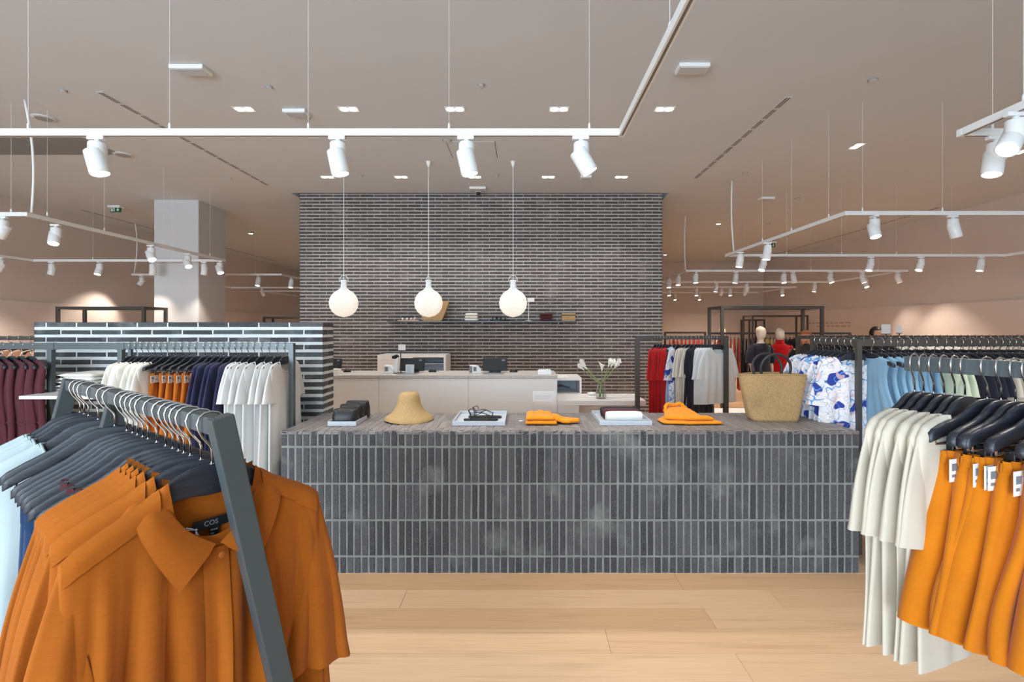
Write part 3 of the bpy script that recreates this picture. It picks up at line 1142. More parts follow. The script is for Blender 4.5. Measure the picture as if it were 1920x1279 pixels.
# ------------------------------------------------------------------ pendants
pn = None
for px, lab in ((644.5, 'white pleated globe pendant hanging beside the low brick wall'), (803.5, 'white pleated globe pendant in front of the woven shelf bag'),
                (962, 'white pleated globe pendant furthest from the low brick wall')):
    Y = 6.95
    x = (px - CX) / F * Y
    t = thing('pendant_lamp', lab, 'pendant lamp', (x, Y, ZC))
    zc = H + (CY - 568.5) / F * Y - ZC
    MB().lathe([(.006, -.085), (.02, -.06), (.034, -.02), (.036, 0)], 18).build('ceiling_rose', 'white_metal', t, smooth=True)
    MB().tube([(0, 0, -.08), (0, 0, zc + .33)], .005, 6).build('cord', 'white_metal', t)
    # pleated globe: faceted profile with zig-zag pleats
    prof = []
    RR = .197
    angs = [-88, -64, -42, -20, 2, 24, 46, 66]
    gl = MB()
    ns = 56
    vs_, fs_ = [], []
    for a in angs:
        r_, z_ = RR * math.cos(R(a)), RR * math.sin(R(a))
        for k in range(ns * 2):
            rr = r_ * (1.0 if k % 2 else .955)
            th = PI * k / ns
            vs_.append((rr * math.cos(th), rr * math.sin(th), zc + z_))
    N2 = ns * 2
    for i in range(len(angs) - 1):
        for k in range(N2):
            l = (k + 1) % N2
            fs_.append((i * N2 + k, i * N2 + l, (i + 1) * N2 + l, (i + 1) * N2 + k))
    fs_.append(tuple(reversed(range(N2))))
    gl.add(vs_, fs_)
    gl.build('globe_shade', 'globe', t)
    nk = MB()
    vs_, fs_ = [], []
    nz = [(.080, .178), (.044, .215), (.036, .26), (.038, .295), (.045, .325)]
    for r_, z_ in nz:
        for k in range(40):
            rr = r_ * (1.0 if k % 2 else .9)
            th = 2 * PI * k / 40
            vs_.append((rr * math.cos(th), rr * math.sin(th), zc + z_))
    for i in range(len(nz) - 1):
        for k in range(40):
            l = (k + 1) % 40
            fs_.append((i * 40 + k, i * 40 + l, (i + 1) * 40 + l, (i + 1) * 40 + k))
    nk.add(vs_, fs_)
    nk.build('pleated_neck', 'white_metal', t)
    a0 = R(0) if px != 803.5 else R(80)
    ring = [(.062 * math.cos(q * PI / 9 - .3) * math.cos(a0), .062 * math.cos(q * PI / 9 - .3) * math.sin(a0), zc + .325 + .062 * math.sin(q * PI / 9 - .3)) for q in range(12)]
    MB().tube(ring, .0035, 6).build('wire_ring', 'white_metal', t, smooth=True)
    l = bpy.data.lights.new('pendant_glow', 'POINT')
    l.energy = 9
    l.color = MILD
    l.shadow_soft_size = .19

# ------------------------------------------------------------------ hangers
HT = [(0, -.092), (.03, -.0935), (.055, -.103), (.085, -.121), (.12, -.134), (.16, -.142), (.195, -.151), (.213, -.162)]


def hanger_top(x, st=0.0):
    x = abs(x)
    if st:
        return hanger_top(x) - st * max(0.0, x - .07)
    for i in range(len(HT) - 1):
        if x <= HT[i + 1][0]:
            a, b = HT[i], HT[i + 1]
            t = (x - a[0]) / (b[0] - a[0])
            return lerp(a[1], b[1], t * t * (3 - 2 * t) * .4 + t * .6)
    return HT[-1][1] - (x - HT[-1][0]) * .62


def hanger_parts(st=0.0):
    hook = [(0, 0, -.100), (0, 0, -.066), (-.003, 0, -.058), (-.016, 0, -.040), (-.0225, 0, -.026), (-.0245, 0, -.014), (-.021, 0, -.002),
            (-.013, 0, .0045), (-.002, 0, .0065), (.010, 0, .004), (.019, 0, -.003), (.0235, 0, -.012), (.0235, 0, -.020)]
    hm = MB().tube(hook, .0023, 8)
    hm.lathe([(.0045, -.1), (.0045, -.092)], 8)
    hook_me = hm.mesh('hook', 'chrome', smooth=True)
    mb = MB()
    n = 36
    ring = 14
    vs, fs = [], []
    for i in range(n + 1):
        x = -.208 + .416 * i / n
        ax = abs(x)
        zt = hanger_top(x, st)
        h = lerp(.058, .030, sm(ax, .0, .11)) if ax < .12 else lerp(.030, .026, sm(ax, .12, .2))
        if ax > .205:
            h *= .8
        dy = lerp(.0065, .0085, sm(ax, .05, .2))
        if ax > .212:
            dy *= .7
        bow = 0.0
        for k in range(ring):
            a = 2 * PI * (k + .5) / ring
            ca, sa = math.cos(a), math.sin(a)
            px = math.copysign(abs(ca) ** .34, ca) * dy
            pz = math.copysign(abs(sa) ** .34, sa) * h / 2
            vs.append((x, px + bow, zt - h / 2 + pz))
    for i in range(n):
        for k in range(ring):
            l = (k + 1) % ring
            fs.append((i * ring + k, (i + 1) * ring + k, (i + 1) * ring + l, i * ring + l))
    fs.append(tuple(range(ring)))
    fs.append(tuple(reversed([n * ring + k for k in range(ring)])))
    mb.add(vs, fs)
    body = mb.mesh('hanger_arms', 'hanger_wood', smooth=True)
    bar = MB().tube([(-.185, 0, -.158), (-.183, 0, -.186), (.183, 0, -.186), (.185, 0, -.158)], .003, 6).mesh('trouser_bar', 'chrome', smooth=True)
    clip = MB().prism([(-.012, -.180), (.012, -.180), (.014, -.232), (-.014, -.232)], -.009, .009).mesh('clip', 'black_plastic', bevel=.0015, bseg=1)
    spring = MB().tube([(-.008, -.012, -.190), (-.004, -.015, -.200), (.004, -.015, -.196), (.008, -.012, -.186)], .002, 6).mesh('clip_spring', 'chrome')
    return hook_me, body, bar, clip, spring


HK, HB, HBAR, HCLIP, HSPR = hanger_parts()
HB_STEEP = hanger_parts(.34)[1]


def hanger(loc, rz, label, group, clips=False, steep=False):
    t = thing('clothes_hanger', label, 'hanger', loc, rz, group)
    mobj('hook', HK, t)
    mobj('hanger_arms', HB_STEEP if steep else HB, t)
    if clips:
        dz = -.05 if steep else 0
        mobj('trouser_bar', HBAR, t, (0, 0, dz))
        for s in (-1, 1):
            c = mobj('clip', HCLIP, t, (s * .125, 0, dz))
            mobj('clip_spring', HSPR, c)
    return t


# ------------------------------------------------------------------ garments
class Folds:
    def __init__(self, seed, n=5, f0=1.2, f1=4.5):
        r = random.Random(seed)
        self.k = [(r.uniform(f0, f1), r.uniform(.5, 1.0), r.uniform(0, 6.28), r.uniform(-1.6, 1.6)) for _ in range(n)]
        self.w = (r.uniform(1, 3), r.uniform(0, 6.28))
        s = sum(a for _, a, _, _ in self.k)
        self.k = [(f, a / s * 1.7, p, d) for f, a, p, d in self.k]

    def __call__(self, s, v):
        q = 0.0
        for f, a, p, d in self.k:
            x = (PI * f * s + p + d * v) * .5
            q += a * (2.0 * math.sqrt(math.cos(x) ** 2 + .012) - 1.15)
        return q

    def sway(self, v):
        return math.sin(self.w[0] * v * 2.2 + self.w[1]) - math.sin(self.w[1])


def topz(x, lift=.008, st=0.0):
    return hanger_top(x, st) + lift if abs(x) < .2 else hanger_top(.2, st) + lift - (abs(x) - .2) * .85


class Body:
    """front and back of a garment hung on a hanger; x across, -y the front"""

    def __init__(self, sh=.225, nh=.085, nf=.07, nb=.02, L=.6, hem=.24, T=.022, A=.012, seed=1, waist=None, hemup=0.0, hemmid=0.0, T0=.0145, gather=0.0, ztop=None, f0=1.6, f1=7.0, st=0.0, inset=0.0):
        self.__dict__.update(locals())
        self.ff, self.fb = Folds(seed, 5, f0, f1), Folds(seed + 77, 5, f0, f1)
        self.zn = topz(nh, st=st)

    def W(self, v):
        if self.waist:
            vw, ww = self.waist
            if v < vw:
                return lerp(self.sh, ww, sm(v / vw))
            return lerp(ww, self.hem, ((v - vw) / (1 - vw)) ** .8)
        return lerp(self.sh, self.hem, sm(v, 0, 1) * .6 + v * .4)

    def pt(self, s, v, side):
        x0 = s * self.sh
        if self.ztop is not None:
            zt = self.ztop
        elif abs(x0) >= self.nh:
            zt = topz(x0, st=self.st)
        else:
            q = math.sqrt(max(0, 1 - (x0 / self.nh) ** 2))
            zt = self.zn - (self.nf if side < 0 else self.nb) * q ** .9
        zb = (self.ztop if self.ztop is not None else self.zn) - self.L + self.hemup * s * s + self.hemmid * max(0, 1 - abs(s) / .16)
        z = lerp(zt, zb, v)
        x = s * self.W(v)
        edge = math.sqrt(max(0.0, 1 - abs(s) ** lerp(14, 3, sm(v, 0, .3))))
        th = lerp(self.T0, self.T, sm(v, 0, .35)) * edge
        if self.ztop is None:
            g = sm(abs(x0), self.nh - .004, self.nh + .02)
            th *= lerp(1.0, math.sqrt(min(1.0, v / .03)), g)
        fl = self.ff if side < 0 else self.fb
        en = sm(v, .01, .5)
        y = side * (th + (fl(s, v) - self.inset) * self.A * en * max(.0, edge)) + self.ff.sway(v) * self.A * .5 * v
        x += self.fb(s * .7, v) * self.A * .35 * en * (1 - abs(s) * .5)
        if self.gather:
            y += math.sin(s * 46 + self.seed) * self.gather * (1 - sm(v, 0, .35)) * edge
        return Vector((x, y, z))

    def mesh(self, name, mat, nx=28, nz=26):
        mb = MB()
        cosd = [(-math.cos(PI * i / nx)) * .55 + .45 * (2 * i / nx - 1) for i in range(nx + 1)]
        for side in (-1, 1):
            mb.grid(nx, nz, lambda u, v: self.pt(cosd[int(round(u * nx))], v ** 1.6, side), flip=(side < 0))
        return mb.mesh(name, mat, smooth=True, weld=.0004)


def sleeve(name, mat, sg, sh, length, flare, hemw, armh=.19, T=.02, A=.006, seed=1, rise=-.02, n=20, m=14, st=0.0):
    zt = topz(sh, st=st)
    fo = Folds(seed * 3 + sg, 4, 1.0, 3.0)
    O0, O1 = Vector((sh - .004, 0, zt)), Vector((sh + flare, 0, zt - length))
    I0, I1 = Vector((sh - .045, 0, zt - armh)), Vector((sh + flare - hemw, 0, zt - length + rise))

    def fn(u, v):
        th = 2 * PI * u
        bulge = .010 * math.sin(PI * min(1, v * 1.1))
        O = O0.lerp(O1, v) + Vector((bulge, 0, 0))
        I = I0.lerp(I1, v ** .8)
        C, a = (O + I) / 2, (O - I) / 2
        t = T * (.45 + .65 * v)
        s = math.cos(th)
        p = C + a * s
        y = math.copysign(abs(math.sin(th)) ** .8, math.sin(th)) * t + fo(s, v) * A * (.2 + .8 * v)
        return Vector((sg * p.x, y, p.z))
    return MB().grid(n, m, fn, closed=True, flip=(sg < 0)).mesh(name, mat, smooth=True)


GC = {}


def tee_parts(mat, v, L=.60, hem=.245, sl=.20, fl=.07, hw=.16, sh=.225, T=.019, A=.012, nh=.115, nf=.075, hi=False, hemup=0, waist=None, st=0.0):
    key = ('tee', mat, v, L, hem, sl, fl, sh, T, waist)
    if key not in GC:
        nx, nz = (44, 40) if hi else (26, 22)
        b = Body(sh=sh, nh=nh, nf=nf, L=L, hem=hem, T=T, A=A, seed=v * 13 + 5, hemup=hemup, waist=waist, st=st)
        parts = [('body', b.mesh('body', mat, nx, nz), [])]
        if sl:
            for sg in (-1, 1):
                parts.append(('sleeve', sleeve('sleeve', mat, sg, sh, sl, fl, hw, T=T * .95, A=A * .5, seed=v + 2, n=24 if hi else 16, m=16 if hi else 10, st=st), []))
        # neck rib
        rib = []
        for k in range(25):
            s = -1 + 2 * k / 24
            rib.append(b.pt(s * b.nh / b.sh * .999, 0, -1) + Vector((0, -.001, .001)))
        back = [b.pt(s_ * b.nh / b.sh * .999, 0, 1) + Vector((0, .001, .001)) for s_ in [1 - 2 * k / 16 for k in range(1, 16)]]
        parts.append(('neckband', MB().tube(rib + back, .0035, 6, closed=True).mesh('neckband', mat, smooth=True), []))
        GC[key] = parts
    return GC[key]


def tank_parts(mat, v, L=.62, hem=.30, sh=.165, T=.018, A=.014, nh=.085, nf=.05, waist=None, hi=False):
    key = ('tank', mat, v, L, hem, sh, waist)
    if key not in GC:
        b = Body(sh=sh, nh=nh, nf=nf, L=L, hem=hem, T=T, A=A, seed=v * 7 + 3, waist=waist)
        # armhole: narrow the sides near the top
        W0 = b.W
        b.W = lambda q: W0(q) - .035 * sm(q, .0, .16) * (1 - sm(q, .20, .42))
        parts = [('body', b.mesh('body', mat, 40 if hi else 26, 36 if hi else 24), [])]
        rib = [b.pt(s * b.nh / b.sh * .999, 0, -1) + Vector((0, -.001, .001)) for s in [-1 + k / 10 for k in range(21)]]
        parts.append(('neckband', MB().tube(rib, .003, 6).mesh('neckband', mat, smooth=True), []))
        if waist:
            vw = waist[0]
            wb = [b.pt(-math.cos(PI * k / 20), vw, -1) + Vector((0, -.002, 0)) for k in range(21)]
            parts.append(('waist_seam', MB().tube(wb, .004, 6).mesh('waist_seam', mat, smooth=True), []))
        GC[key] = parts
    return GC[key]


def low_parts(kind, mat, v, hi=False, tagged=True):
    """shorts, skirt or trousers clipped below a hanger"""
    key = (kind, mat, v, tagged)
    if key not in GC:
        if kind == 'shorts':
            b = Body(sh=.165, L=.40, hem=.295, T=.034, A=.022, seed=v * 11 + 1, ztop=-.205, T0=.014, gather=.006, hemup=.045, hemmid=.11, f0=1, f1=3.2)
        elif kind == 'skirt':
            b = Body(sh=.15, L=.62, hem=.24, T=.024, A=.018, seed=v * 11 + 2, ztop=-.205, T0=.014, gather=.005, f0=2, f1=6)
        else:
            b = Body(sh=.17, L=1.0, hem=.22, T=.02, A=.014, seed=v * 11 + 3, ztop=-.205, T0=.014, gather=.002, hemmid=.7)
        nx, nz = (54, 44) if hi else (28, 20)
        parts = [('body', b.mesh('body', mat, nx, nz), [])]
        wb = MB()
        for side in (-1, 1):
            wb.grid(nx, 3, lambda u, q: b.pt(-math.cos(PI * u), q * .075, side) + Vector((0, side * .003 * math.sin(PI * q) + side * .0015, .004)), flip=side < 0)
        parts.append(('waistband', wb.mesh('waistband', mat, smooth=True), []))
        if tagged:
            tg = MB().box(-.182, -.087, -.029, -.0275, -.264, -.214).mesh('price_card', 'paper')
            ink = MB()
            r = random.Random(v)
            for q in range(9):
                ink.box(-.176 + q * .0022, -.1750 + q * .0022 + r.uniform(0, .0007), -.0297, -.029, -.240, -.224)
            ink.box(-.176, -.164, -.0297, -.029, -.254, -.248).box(-.146, -.138, -.0297, -.029, -.244, -.237).box(-.134, -.126, -.0297, -.029, -.244, -.237)
            ink.box(-.116, -.104, -.0297, -.029, -.230, -.2275)
            parts.append(('price_card', tg, [('print', ink.mesh('print', 'ink_grey'), [])]))
        GC[key] = parts
    return GC[key]


def put(parts, name, label, cat, loc, rz, group=None, tilt=0.0):
    t = thing(name, label, cat, loc, rz, group)
    t.rotation_euler = (tilt, 0, rz)
    for nm, me, sub in parts:
        o = mobj(nm, me, t)
        for n2, m2, _ in sub:
            mobj(n2, m2, o)
    return t


# --- the collared shirt
def text_mesh(txt, size, mat, name='lettering', ext=.0003):
    cu = bpy.data.curves.new(name, 'FONT')
    cu.body = txt
    cu.size = size
    cu.extrude = ext
    cu.align_x = 'CENTER'
    cu.align_y = 'CENTER'
    o = bpy.data.objects.new(name, cu)
    COL.objects.link(o)
    bpy.context.view_layer.update()
    me = bpy.data.meshes.new_from_object(o.evaluated_get(bpy.context.evaluated_depsgraph_get()))
    bpy.data.objects.remove(o)
    me.materials.clear()
    me.materials.append(MATS[mat])
    return me


def cat_rom(P, t):
    n = len(P) - 1
    x = t * n
    i = min(int(x), n - 1)
    u = x - i
    p0, p1, p2, p3 = P[max(i - 1, 0)], P[i], P[i + 1], P[min(i + 2, n)]
    return (p1 * 2 + (p2 - p0) * u + (p0 * 2 - p1 * 5 + p2 * 4 - p3) * u * u + (p1 * 3 - p0 - p2 * 3 + p3) * u ** 3) * .5


def shirt_parts(mat, v, T=.030, A=.016, hi=True, hero=False):
    key = ('shirt', mat, v, hero, T)
    if key in GC:
        return GC[key]
    sh = .216
    b = Body(st=.34, sh=sh, nh=.074, nf=.115, nb=.03, L=.72, hem=.255, T=T, A=A, seed=v * 17 + 2, hemup=.03, f0=2.0, f1=9.0, inset=.45 if hero else .2)
    parts = [('body', b.mesh('body', mat, 60, 48), [])]
    for sg in (-1, 1):
        parts.append(('sleeve', sleeve('sleeve', mat, sg, sh, .385, .070, .18, armh=.22, T=T * .95, A=.016, seed=v + 4, rise=.03, n=32, m=26, st=.34), []))
    # collar
    N = [Vector(p) for p in ((0, .017, -.142), (.045, .016, -.136), (.080, .004, -.129), (.076, -.014, -.154), (.046, -.024, -.203), (.004, -.030, -.238))]
    Q = [Vector(p) for p in ((0, .026, -.178), (.062, .026, -.170), (.116, .002, -.150), (.120, -.022, -.180), (.098, -.034, -.236), (.066, -.040, -.296))]
    for sg in (-1, 1):
        def fn(u, q):
            a, c = cat_rom(N, u), cat_rom(Q, u)
            p = a.lerp(c, q)
            bul = math.sin(PI * q) * .007
            front = sm(u, .3, .6)
            p += Vector((0, lerp(.4, -1, front) * bul, bul * .5))
            if q < .15:
                p.z += .003
            return Vector((sg * p.x, p.y, p.z))
        me = MB().grid(28, 10, fn, flip=(sg > 0))
        vs0 = list(me.v)
        # second layer for thickness
        me.grid(28, 10, lambda u, q: fn(u, q) + Vector((0, .003 * lerp(-1, 1, sm(u, .3, .5)), -.001)), flip=(sg < 0))
        parts.append(('collar', me.mesh('collar', mat, smooth=True), []))
    # inner neck: back stand
    def stand(u, q):
        s = -1 + 2 * u
        p = b.pt(s * .078 / sh, 0, 1)
        return Vector((p.x, p.y - .002 - .002 * q, p.z - .002 + .026 * q * (1 - s * s * .6)))
    parts.append(('collar_stand', MB().grid(20, 4, stand).mesh('collar_stand', mat, smooth=True), []))

    # placket and yoke follow the front
    def front(x, z):
        s = max(-1, min(1, x / sh))
        # find v for this height
        lo, hi_ = 0.0, 1.0
        for _ in range(14):
            md = (lo + hi_) / 2
            if b.pt(s, md, -1).z > z:
                lo = md
            else:
                hi_ = md
        p = b.pt(s, lo, -1)
        return p
    pl = MB().grid(5, 40, lambda u, q: front(-.022 + .044 * u, -.246 - .58 * q) + Vector((0, -.0035 - .001 * math.sin(PI * u), 0)))
    parts.append(('placket', pl.mesh('placket', mat, smooth=True), []))
    bt = MB()
    bt.lathe([(.0, -.001), (.0055, -.001), (.006, .0005), (.0045, .0015), (0, .001)], 16, M=Matrix.Translation((.004, -.036, -.256)) @ Matrix.Rotation(R(90), 4, 'X'), caps=False)
    parts.append(('button', bt.mesh('button', mat, smooth=True), []))
    for sg in (-1, 1):
        def yk(u, q):
            s = sg * lerp(.40, .985, u)
            p = b.pt(s, lerp(-.0, .055 + .01 * u, q), -1)
            return p + Vector((0, -.0022 - .0012 * (q > .05), .0015 * (1 - q)))
        parts.append(('yoke', MB().grid(14, 5, yk, flip=(sg > 0)).mesh('yoke', mat, smooth=True), []))
    if hero:
        # woven label with lettering, size tab, tag string, on the inside of the back
        lab = MB().box(-.030, .030, .0055, .0065, -.215, -.197).mesh('neck_label', 'label_black')
        txt = text_mesh('COS', .0125, 'ink_pale')
        Mt = Matrix.Translation((.001, .0050, -.206)) @ Matrix.Rotation(R(90), 4, 'X')
        txt.transform(Mt)
        parts.append(('neck_label', lab, [('lettering', txt, [])]))
        tab = MB().box(-.002, .014, .0045, .0055, -.232, -.213).mesh('size_tab', 'label_black')
        t2 = MB()
        for x0, x1, z in ((.000, .004, -.2195), (.005, .008, -.2195), (.0085, .012, -.2195), (.000, .0055, -.2265)):
            t2.box(x0, x1, .0040, .0045, z - .0012, z + .0012)
        parts.append(('size_tab', tab, [('lettering', t2.mesh('lettering', 'ink_pale'), [])]))
        st = MB()
        st.tube([(-.026, .003, -.211), (-.025, .000, -.228), (-.022, -.004, -.246)], .0011, 6)
        st.tube([(-.026, .003, -.211), (-.021, .001, -.225), (-.020, -.003, -.246)], .0011, 6)
        st.tube([(-.026, .002, -.211), (-.036, -.001, -.206), (-.045, -.002, -.204)], .0012, 6)
        st.tube([(-.026, .002, -.211), (-.035, -.002, -.204), (-.044, -.003, -.200)], .0012, 6)
        st.lathe([(0, -.003), (.003, 0), (0, .003)], 8, (-.026, .001, -.210), caps=False)
        parts.append(('tag_string', st.mesh('tag_string', 'string_white', smooth=True), []))
    GC[key] = parts
    return parts


# ------------------------------------------------------------------ left front rack
P0, P1, RZ0 = Vector((-.595, .943, 0)), Vector((-1.412, 1.554, 0)), 1.437
dr = (P1 - P0)
rl_len = dr.length
dr.normalize()
vv = Vector((-dr.y * -1, dr.x * -1, 0))          # across the rail, away from the camera
vv = Vector((dr.y, -dr.x, 0))
rack = thing('clothes_rack', 'grey steel rack with slanted end leg holding burnt orange shirts', 'rack', (P0.x, P0.y, 0))


def loc_(p, z):
    return (p.x - P0.x, p.y - P0.y, z)


e0, e1 = P0 - dr * .044, P1 + dr * .03
MB().bar(loc_(e0 - dr * .010, RZ0 - .016), loc_(e1 + dr * .010, RZ0 - .016), .032, .032).build('rail', 'rail_paint', rack, bevel=.0025)
top = RZ0 - .032
MB().bar(loc_(e0 - vv * .002, RZ0 + .0015), loc_(e0 + vv * .29, 0), .040, .030, up=dr).build('leg', 'rail_paint', rack, bevel=.0025)
MB().bar(loc_(e1 + vv * .002, RZ0 + .0015), loc_(e1 - vv * .29, 0), .040, .030, up=dr).build('leg', 'rail_paint', rack, bevel=.0025)
mid = P0 + dr * rl_len * .60
for s in (-1, 1):
    MB().bar(loc_(mid, top), loc_(mid + vv * s * .29, 0), .024, .026, up=dr).build('leg', 'rail_paint', rack, bevel=.002)
ang = math.atan2(vv.y, vv.x)


def rail_pt(px):
    q = (px - CX) / F
    t = (P0.x - P0.y * q) / (-(P1.x - P0.x) + (P1.y - P0.y) * q)
    p = P0 + (P1 - P0) * t
    return Vector((p.x, p.y, RZ0))


rg = random.Random(3)
pxs = [397, 377, 357, 345, 335, 324]
for i, px in enumerate(pxs):
    p = rail_pt(px)
    rz = R((53, 37, 34, 33, 32, 31)[i])
    hanger(p, rz, 'charcoal wooden hanger inside the orange shirt beside the slanted end leg' if i == 0 else 'charcoal wooden hanger in the %s orange shirt counted from the slanted end leg' % ORD[i],
           None if i == 0 else 'hangers with orange shirts', steep=True)
    put(shirt_parts('orange_linen', i % 4, T=.028 if i == 0 else .020, A=.026 if i == 0 else .016, hero=(i == 0)), 'button_shirt',
        'burnt orange collared shirt with visible neck label and white string' if i == 0 else 'burnt orange collared shirt, %s counted from the slanted end leg' % ORD[i],
        'shirt', p, rz, None if i == 0 else 'orange shirts on the slanted leg rack')
pxs = [311, 294, 278, 268, 258, 249, 238, 215, 203]
for i, px in enumerate(pxs):
    p = rail_pt(px)
    rz = R((30, 33, 32, 29, 30, 31, 32, 31, 31)[i] + rg.uniform(-2, 2))
    hanger(p, rz, 'bare armed charcoal hanger over navy trousers, %s counted from the orange shirts' % ORD[i], 'hangers with navy trousers', clips=True, steep=True)
    put(low_parts('trousers', 'navy_twill', i % 3, tagged=False), 'trousers', 'deep navy trousers under a charcoal hanger, %s counted from the orange shirts' % ORD[i], 'trousers', p - Vector((0, 0, .05)), rz,
        'navy trousers on the slanted leg rack')
    if i in (0, 1, 2):
        t = thing('ribbon_tie', 'short maroon ribbon on the %s navy trouser hanger from the orange shirts' % ORD[i], 'ribbon', p, rz, 'maroon ribbons on hanger arms')
        MB().box(-.150, -.138, -.0125, -.0115, -.265, hanger_top(.144, .34) - .004).box(-.150, -.138, -.0125, .0095, hanger_top(.144, .34) + .000, hanger_top(.144, .34) + .0012).box(-.150, -.138, .0085, .0095, -.25, hanger_top(.144, .34)).build('loop', 'ribbon', t)
for i, px in enumerate([184, 166, 158, 150]):
    p = rail_pt(px)
    rz = R(34 + rg.uniform(-3, 3))
    hanger(p, rz, 'charcoal wooden hanger in the %s pale blouse counted from the navy trousers' % ORD[i], 'hangers with pale blouses', steep=True)
    put(tee_parts('pale_blouse', i % 2, L=.74, hem=.26, sl=.36, fl=.06, hw=.16, sh=.215, T=.024, A=.016, hi=True, st=.34), 'blouse',
        'pale blue white blouse with loose sleeves, %s counted from the navy trousers' % ORD[i], 'blouse', p, rz, 'pale blouses on the slanted leg rack')

# ------------------------------------------------------------------ right front rack
Q0, dq = Vector((1.03, 1.31, 0)), Vector((.467, -.884, 0))
QZ = H - .078
angq = math.atan2(.467, .884)
rack2 = thing('clothes_rack', 'grey steel rack with cream tees and orange shorts', 'rack', (Q0.x, Q0.y, 0))
MB().bar((Q0 - dq * .018 - Q0) + Vector((0, 0, QZ - .019)), (dq * .95) + Vector((0, 0, QZ - .019)), .020, .038).build('rail', 'rail_paint', rack2, bevel=.0015)
MB().bar(dq * .24, dq * .24 + Vector((0, 0, QZ - .038)), .009, .022, up=(.884, .467, 0)).build('leg', 'rail_paint', rack2)
MB().bar(dq * .93, dq * .93 + Vector((0, 0, QZ - .038)), .009, .022, up=(.884, .467, 0)).build('leg', 'rail_paint', rack2)
MB().bar(dq * .24 + Vector((-.28, -.148, .012)), dq * .24 + Vector((.28, .148, .012)), .03, .02).build('foot_bar', 'rail_paint', rack2)
MB().bar(dq * .93 + Vector((-.28, -.148, .012)), dq * .93 + Vector((.28, .148, .012)), .03, .02).build('foot_bar', 'rail_paint', rack2)
for i, t_ in enumerate((.002, .022, .044, .066, .088, .108)):
    p = Q0 + dq * t_
    p.z = QZ
    rz = angq + R(rg.uniform(-2, 2))
    hanger(p, rz, 'charcoal wooden hanger in the %s cream tee counted from the orange shorts' % ORD[5 - i], 'hangers with cream tees')
    put(tee_parts('cream_knit', i % 3, L=.56, hem=.25, sl=.235, fl=.062, hw=.165, sh=.228, T=.0155, A=.012, hi=True), 'tee_shirt',
        'cream knit short sleeve tee, %s counted from the orange shorts' % ORD[5 - i], 'tee', p, rz, 'cream tees on the front right rack')
for i, t_ in enumerate((.150, .175, .200, .222, .252, .286, .320)):
    p = Q0 + dq * t_
    p.z = QZ
    rz = R((19, 24, 22, 17, 20, 24, 22)[i])
    hanger(p, rz, 'charcoal clip hanger with orange shorts, %s counted from the cream tees' % ORD[i], 'clip hangers with orange shorts', clips=True)
    put(low_parts('shorts', 'orange_shorts', i % 3, hi=True), 'shorts', 'bright orange linen shorts with white price card, %s counted from the cream tees' % ORD[i], 'shorts', p, rz, 'orange shorts on the front right rack')

# ------------------------------------------------------------------ left middle rack in front of the low wall
MY, MZ = 3.5, 1.491
lr = thing('rack_frame', 'long grey steel rack in front of the low brick wall', 'rack', (-1.634, MY, 0))
MB().box(-2.6, .0, -.010, .010, MZ - .045, MZ).build('rail', 'rail_paint', lr, bevel=.0015)
for x in (-.0, -1.205, -1.70):
    MB().box(x - .016, x + .016, -.018, .018, 0, MZ - .002 if x == 0 else MZ - .045).build('post', 'rail_paint', lr, bevel=.0015)
for x in (-1.205, -1.70):
    MB().box(x - .026, x + .026, -.014, .014, MZ - .049, MZ + .002).build('joint', 'rail_paint', lr, bevel=.0015)
MB().box(-1.150, -1.13, -.012, .012, MZ - .30, MZ - .045).build('inner_post', 'rail_paint', lr)
sh_ = tag(MB().box(-3.36, -2.72, 3.30, 3.72, 1.122, 1.144).build('shelf_board', 'white_lacquer', bevel=.002), 'white shelf board mounted between two grey posts', 'shelf')
# white folded stacks
rs = random.Random(12)


def fold_stack(x0, x1, y0, y1, z, n, th, mat, name, lab, grp):
    for k in range(n):
        jx, jy = rs.uniform(-.006, .006), rs.uniform(-.006, .006)
        folded(x0 + jx, x1 + jx, y0 + jy, y1 + jy, z + k * th, th, mat, name, lab % ORD[k], grp, k)


def folded(x0, x1, y0, y1, z, th, mat, name, lab, grp, seed=0, cat='folded top'):
    """a folded garment: rounded front fold, layered edges, soft top"""
    fo = Folds(seed + 5, 4, .8, 2.4)
    nx, ny = 16, 12
    mb = MB()
    xm, ym = (x0 + x1) / 2, (y0 + y1) / 2

    def topf(u, v):
        x, y = lerp(x0, x1, u), lerp(y0, y1, v)
        e = min(1, min(u, 1 - u) * 9) ** .5 * min(1, min(v, 1 - v) * 9) ** .5
        return Vector((x - xm, y - ym, th * (.5 + .5 * e) + fo(u * 2 - 1, v) * th * .05 * e))
    mb.grid(nx, ny, topf)

    def botf(u, v):
        x, y = lerp(x0, x1, u), lerp(y0, y1, v)
        e = min(1, min(u, 1 - u) * 9) ** .5 * min(1, min(v, 1 - v) * 9) ** .5
        return Vector((x - xm, y - ym, th * (.5 - .5 * e)))
    mb.grid(nx, ny, botf, flip=True)
    o = mb.build(name, mat, None, loc=(xm, ym, z), smooth=True, weld=.0005)
    return tag(o, lab, cat, grp)


fold_stack(-3.14, -2.90, 3.33, 3.62, 1.144, 6, .024, 'ivory_cotton', 'folded_tee', 'ivory folded tee, %s up in the neat stack on the white shelf', 'folded tees in the taller shelf stack')
fold_stack(-2.88, -2.74, 3.38, 3.66, 1.144, 5, .024, 'white_cotton', 'folded_tee', 'white folded tee, %s up in the softer stack on the white shelf', 'folded tees in the second shelf stack')

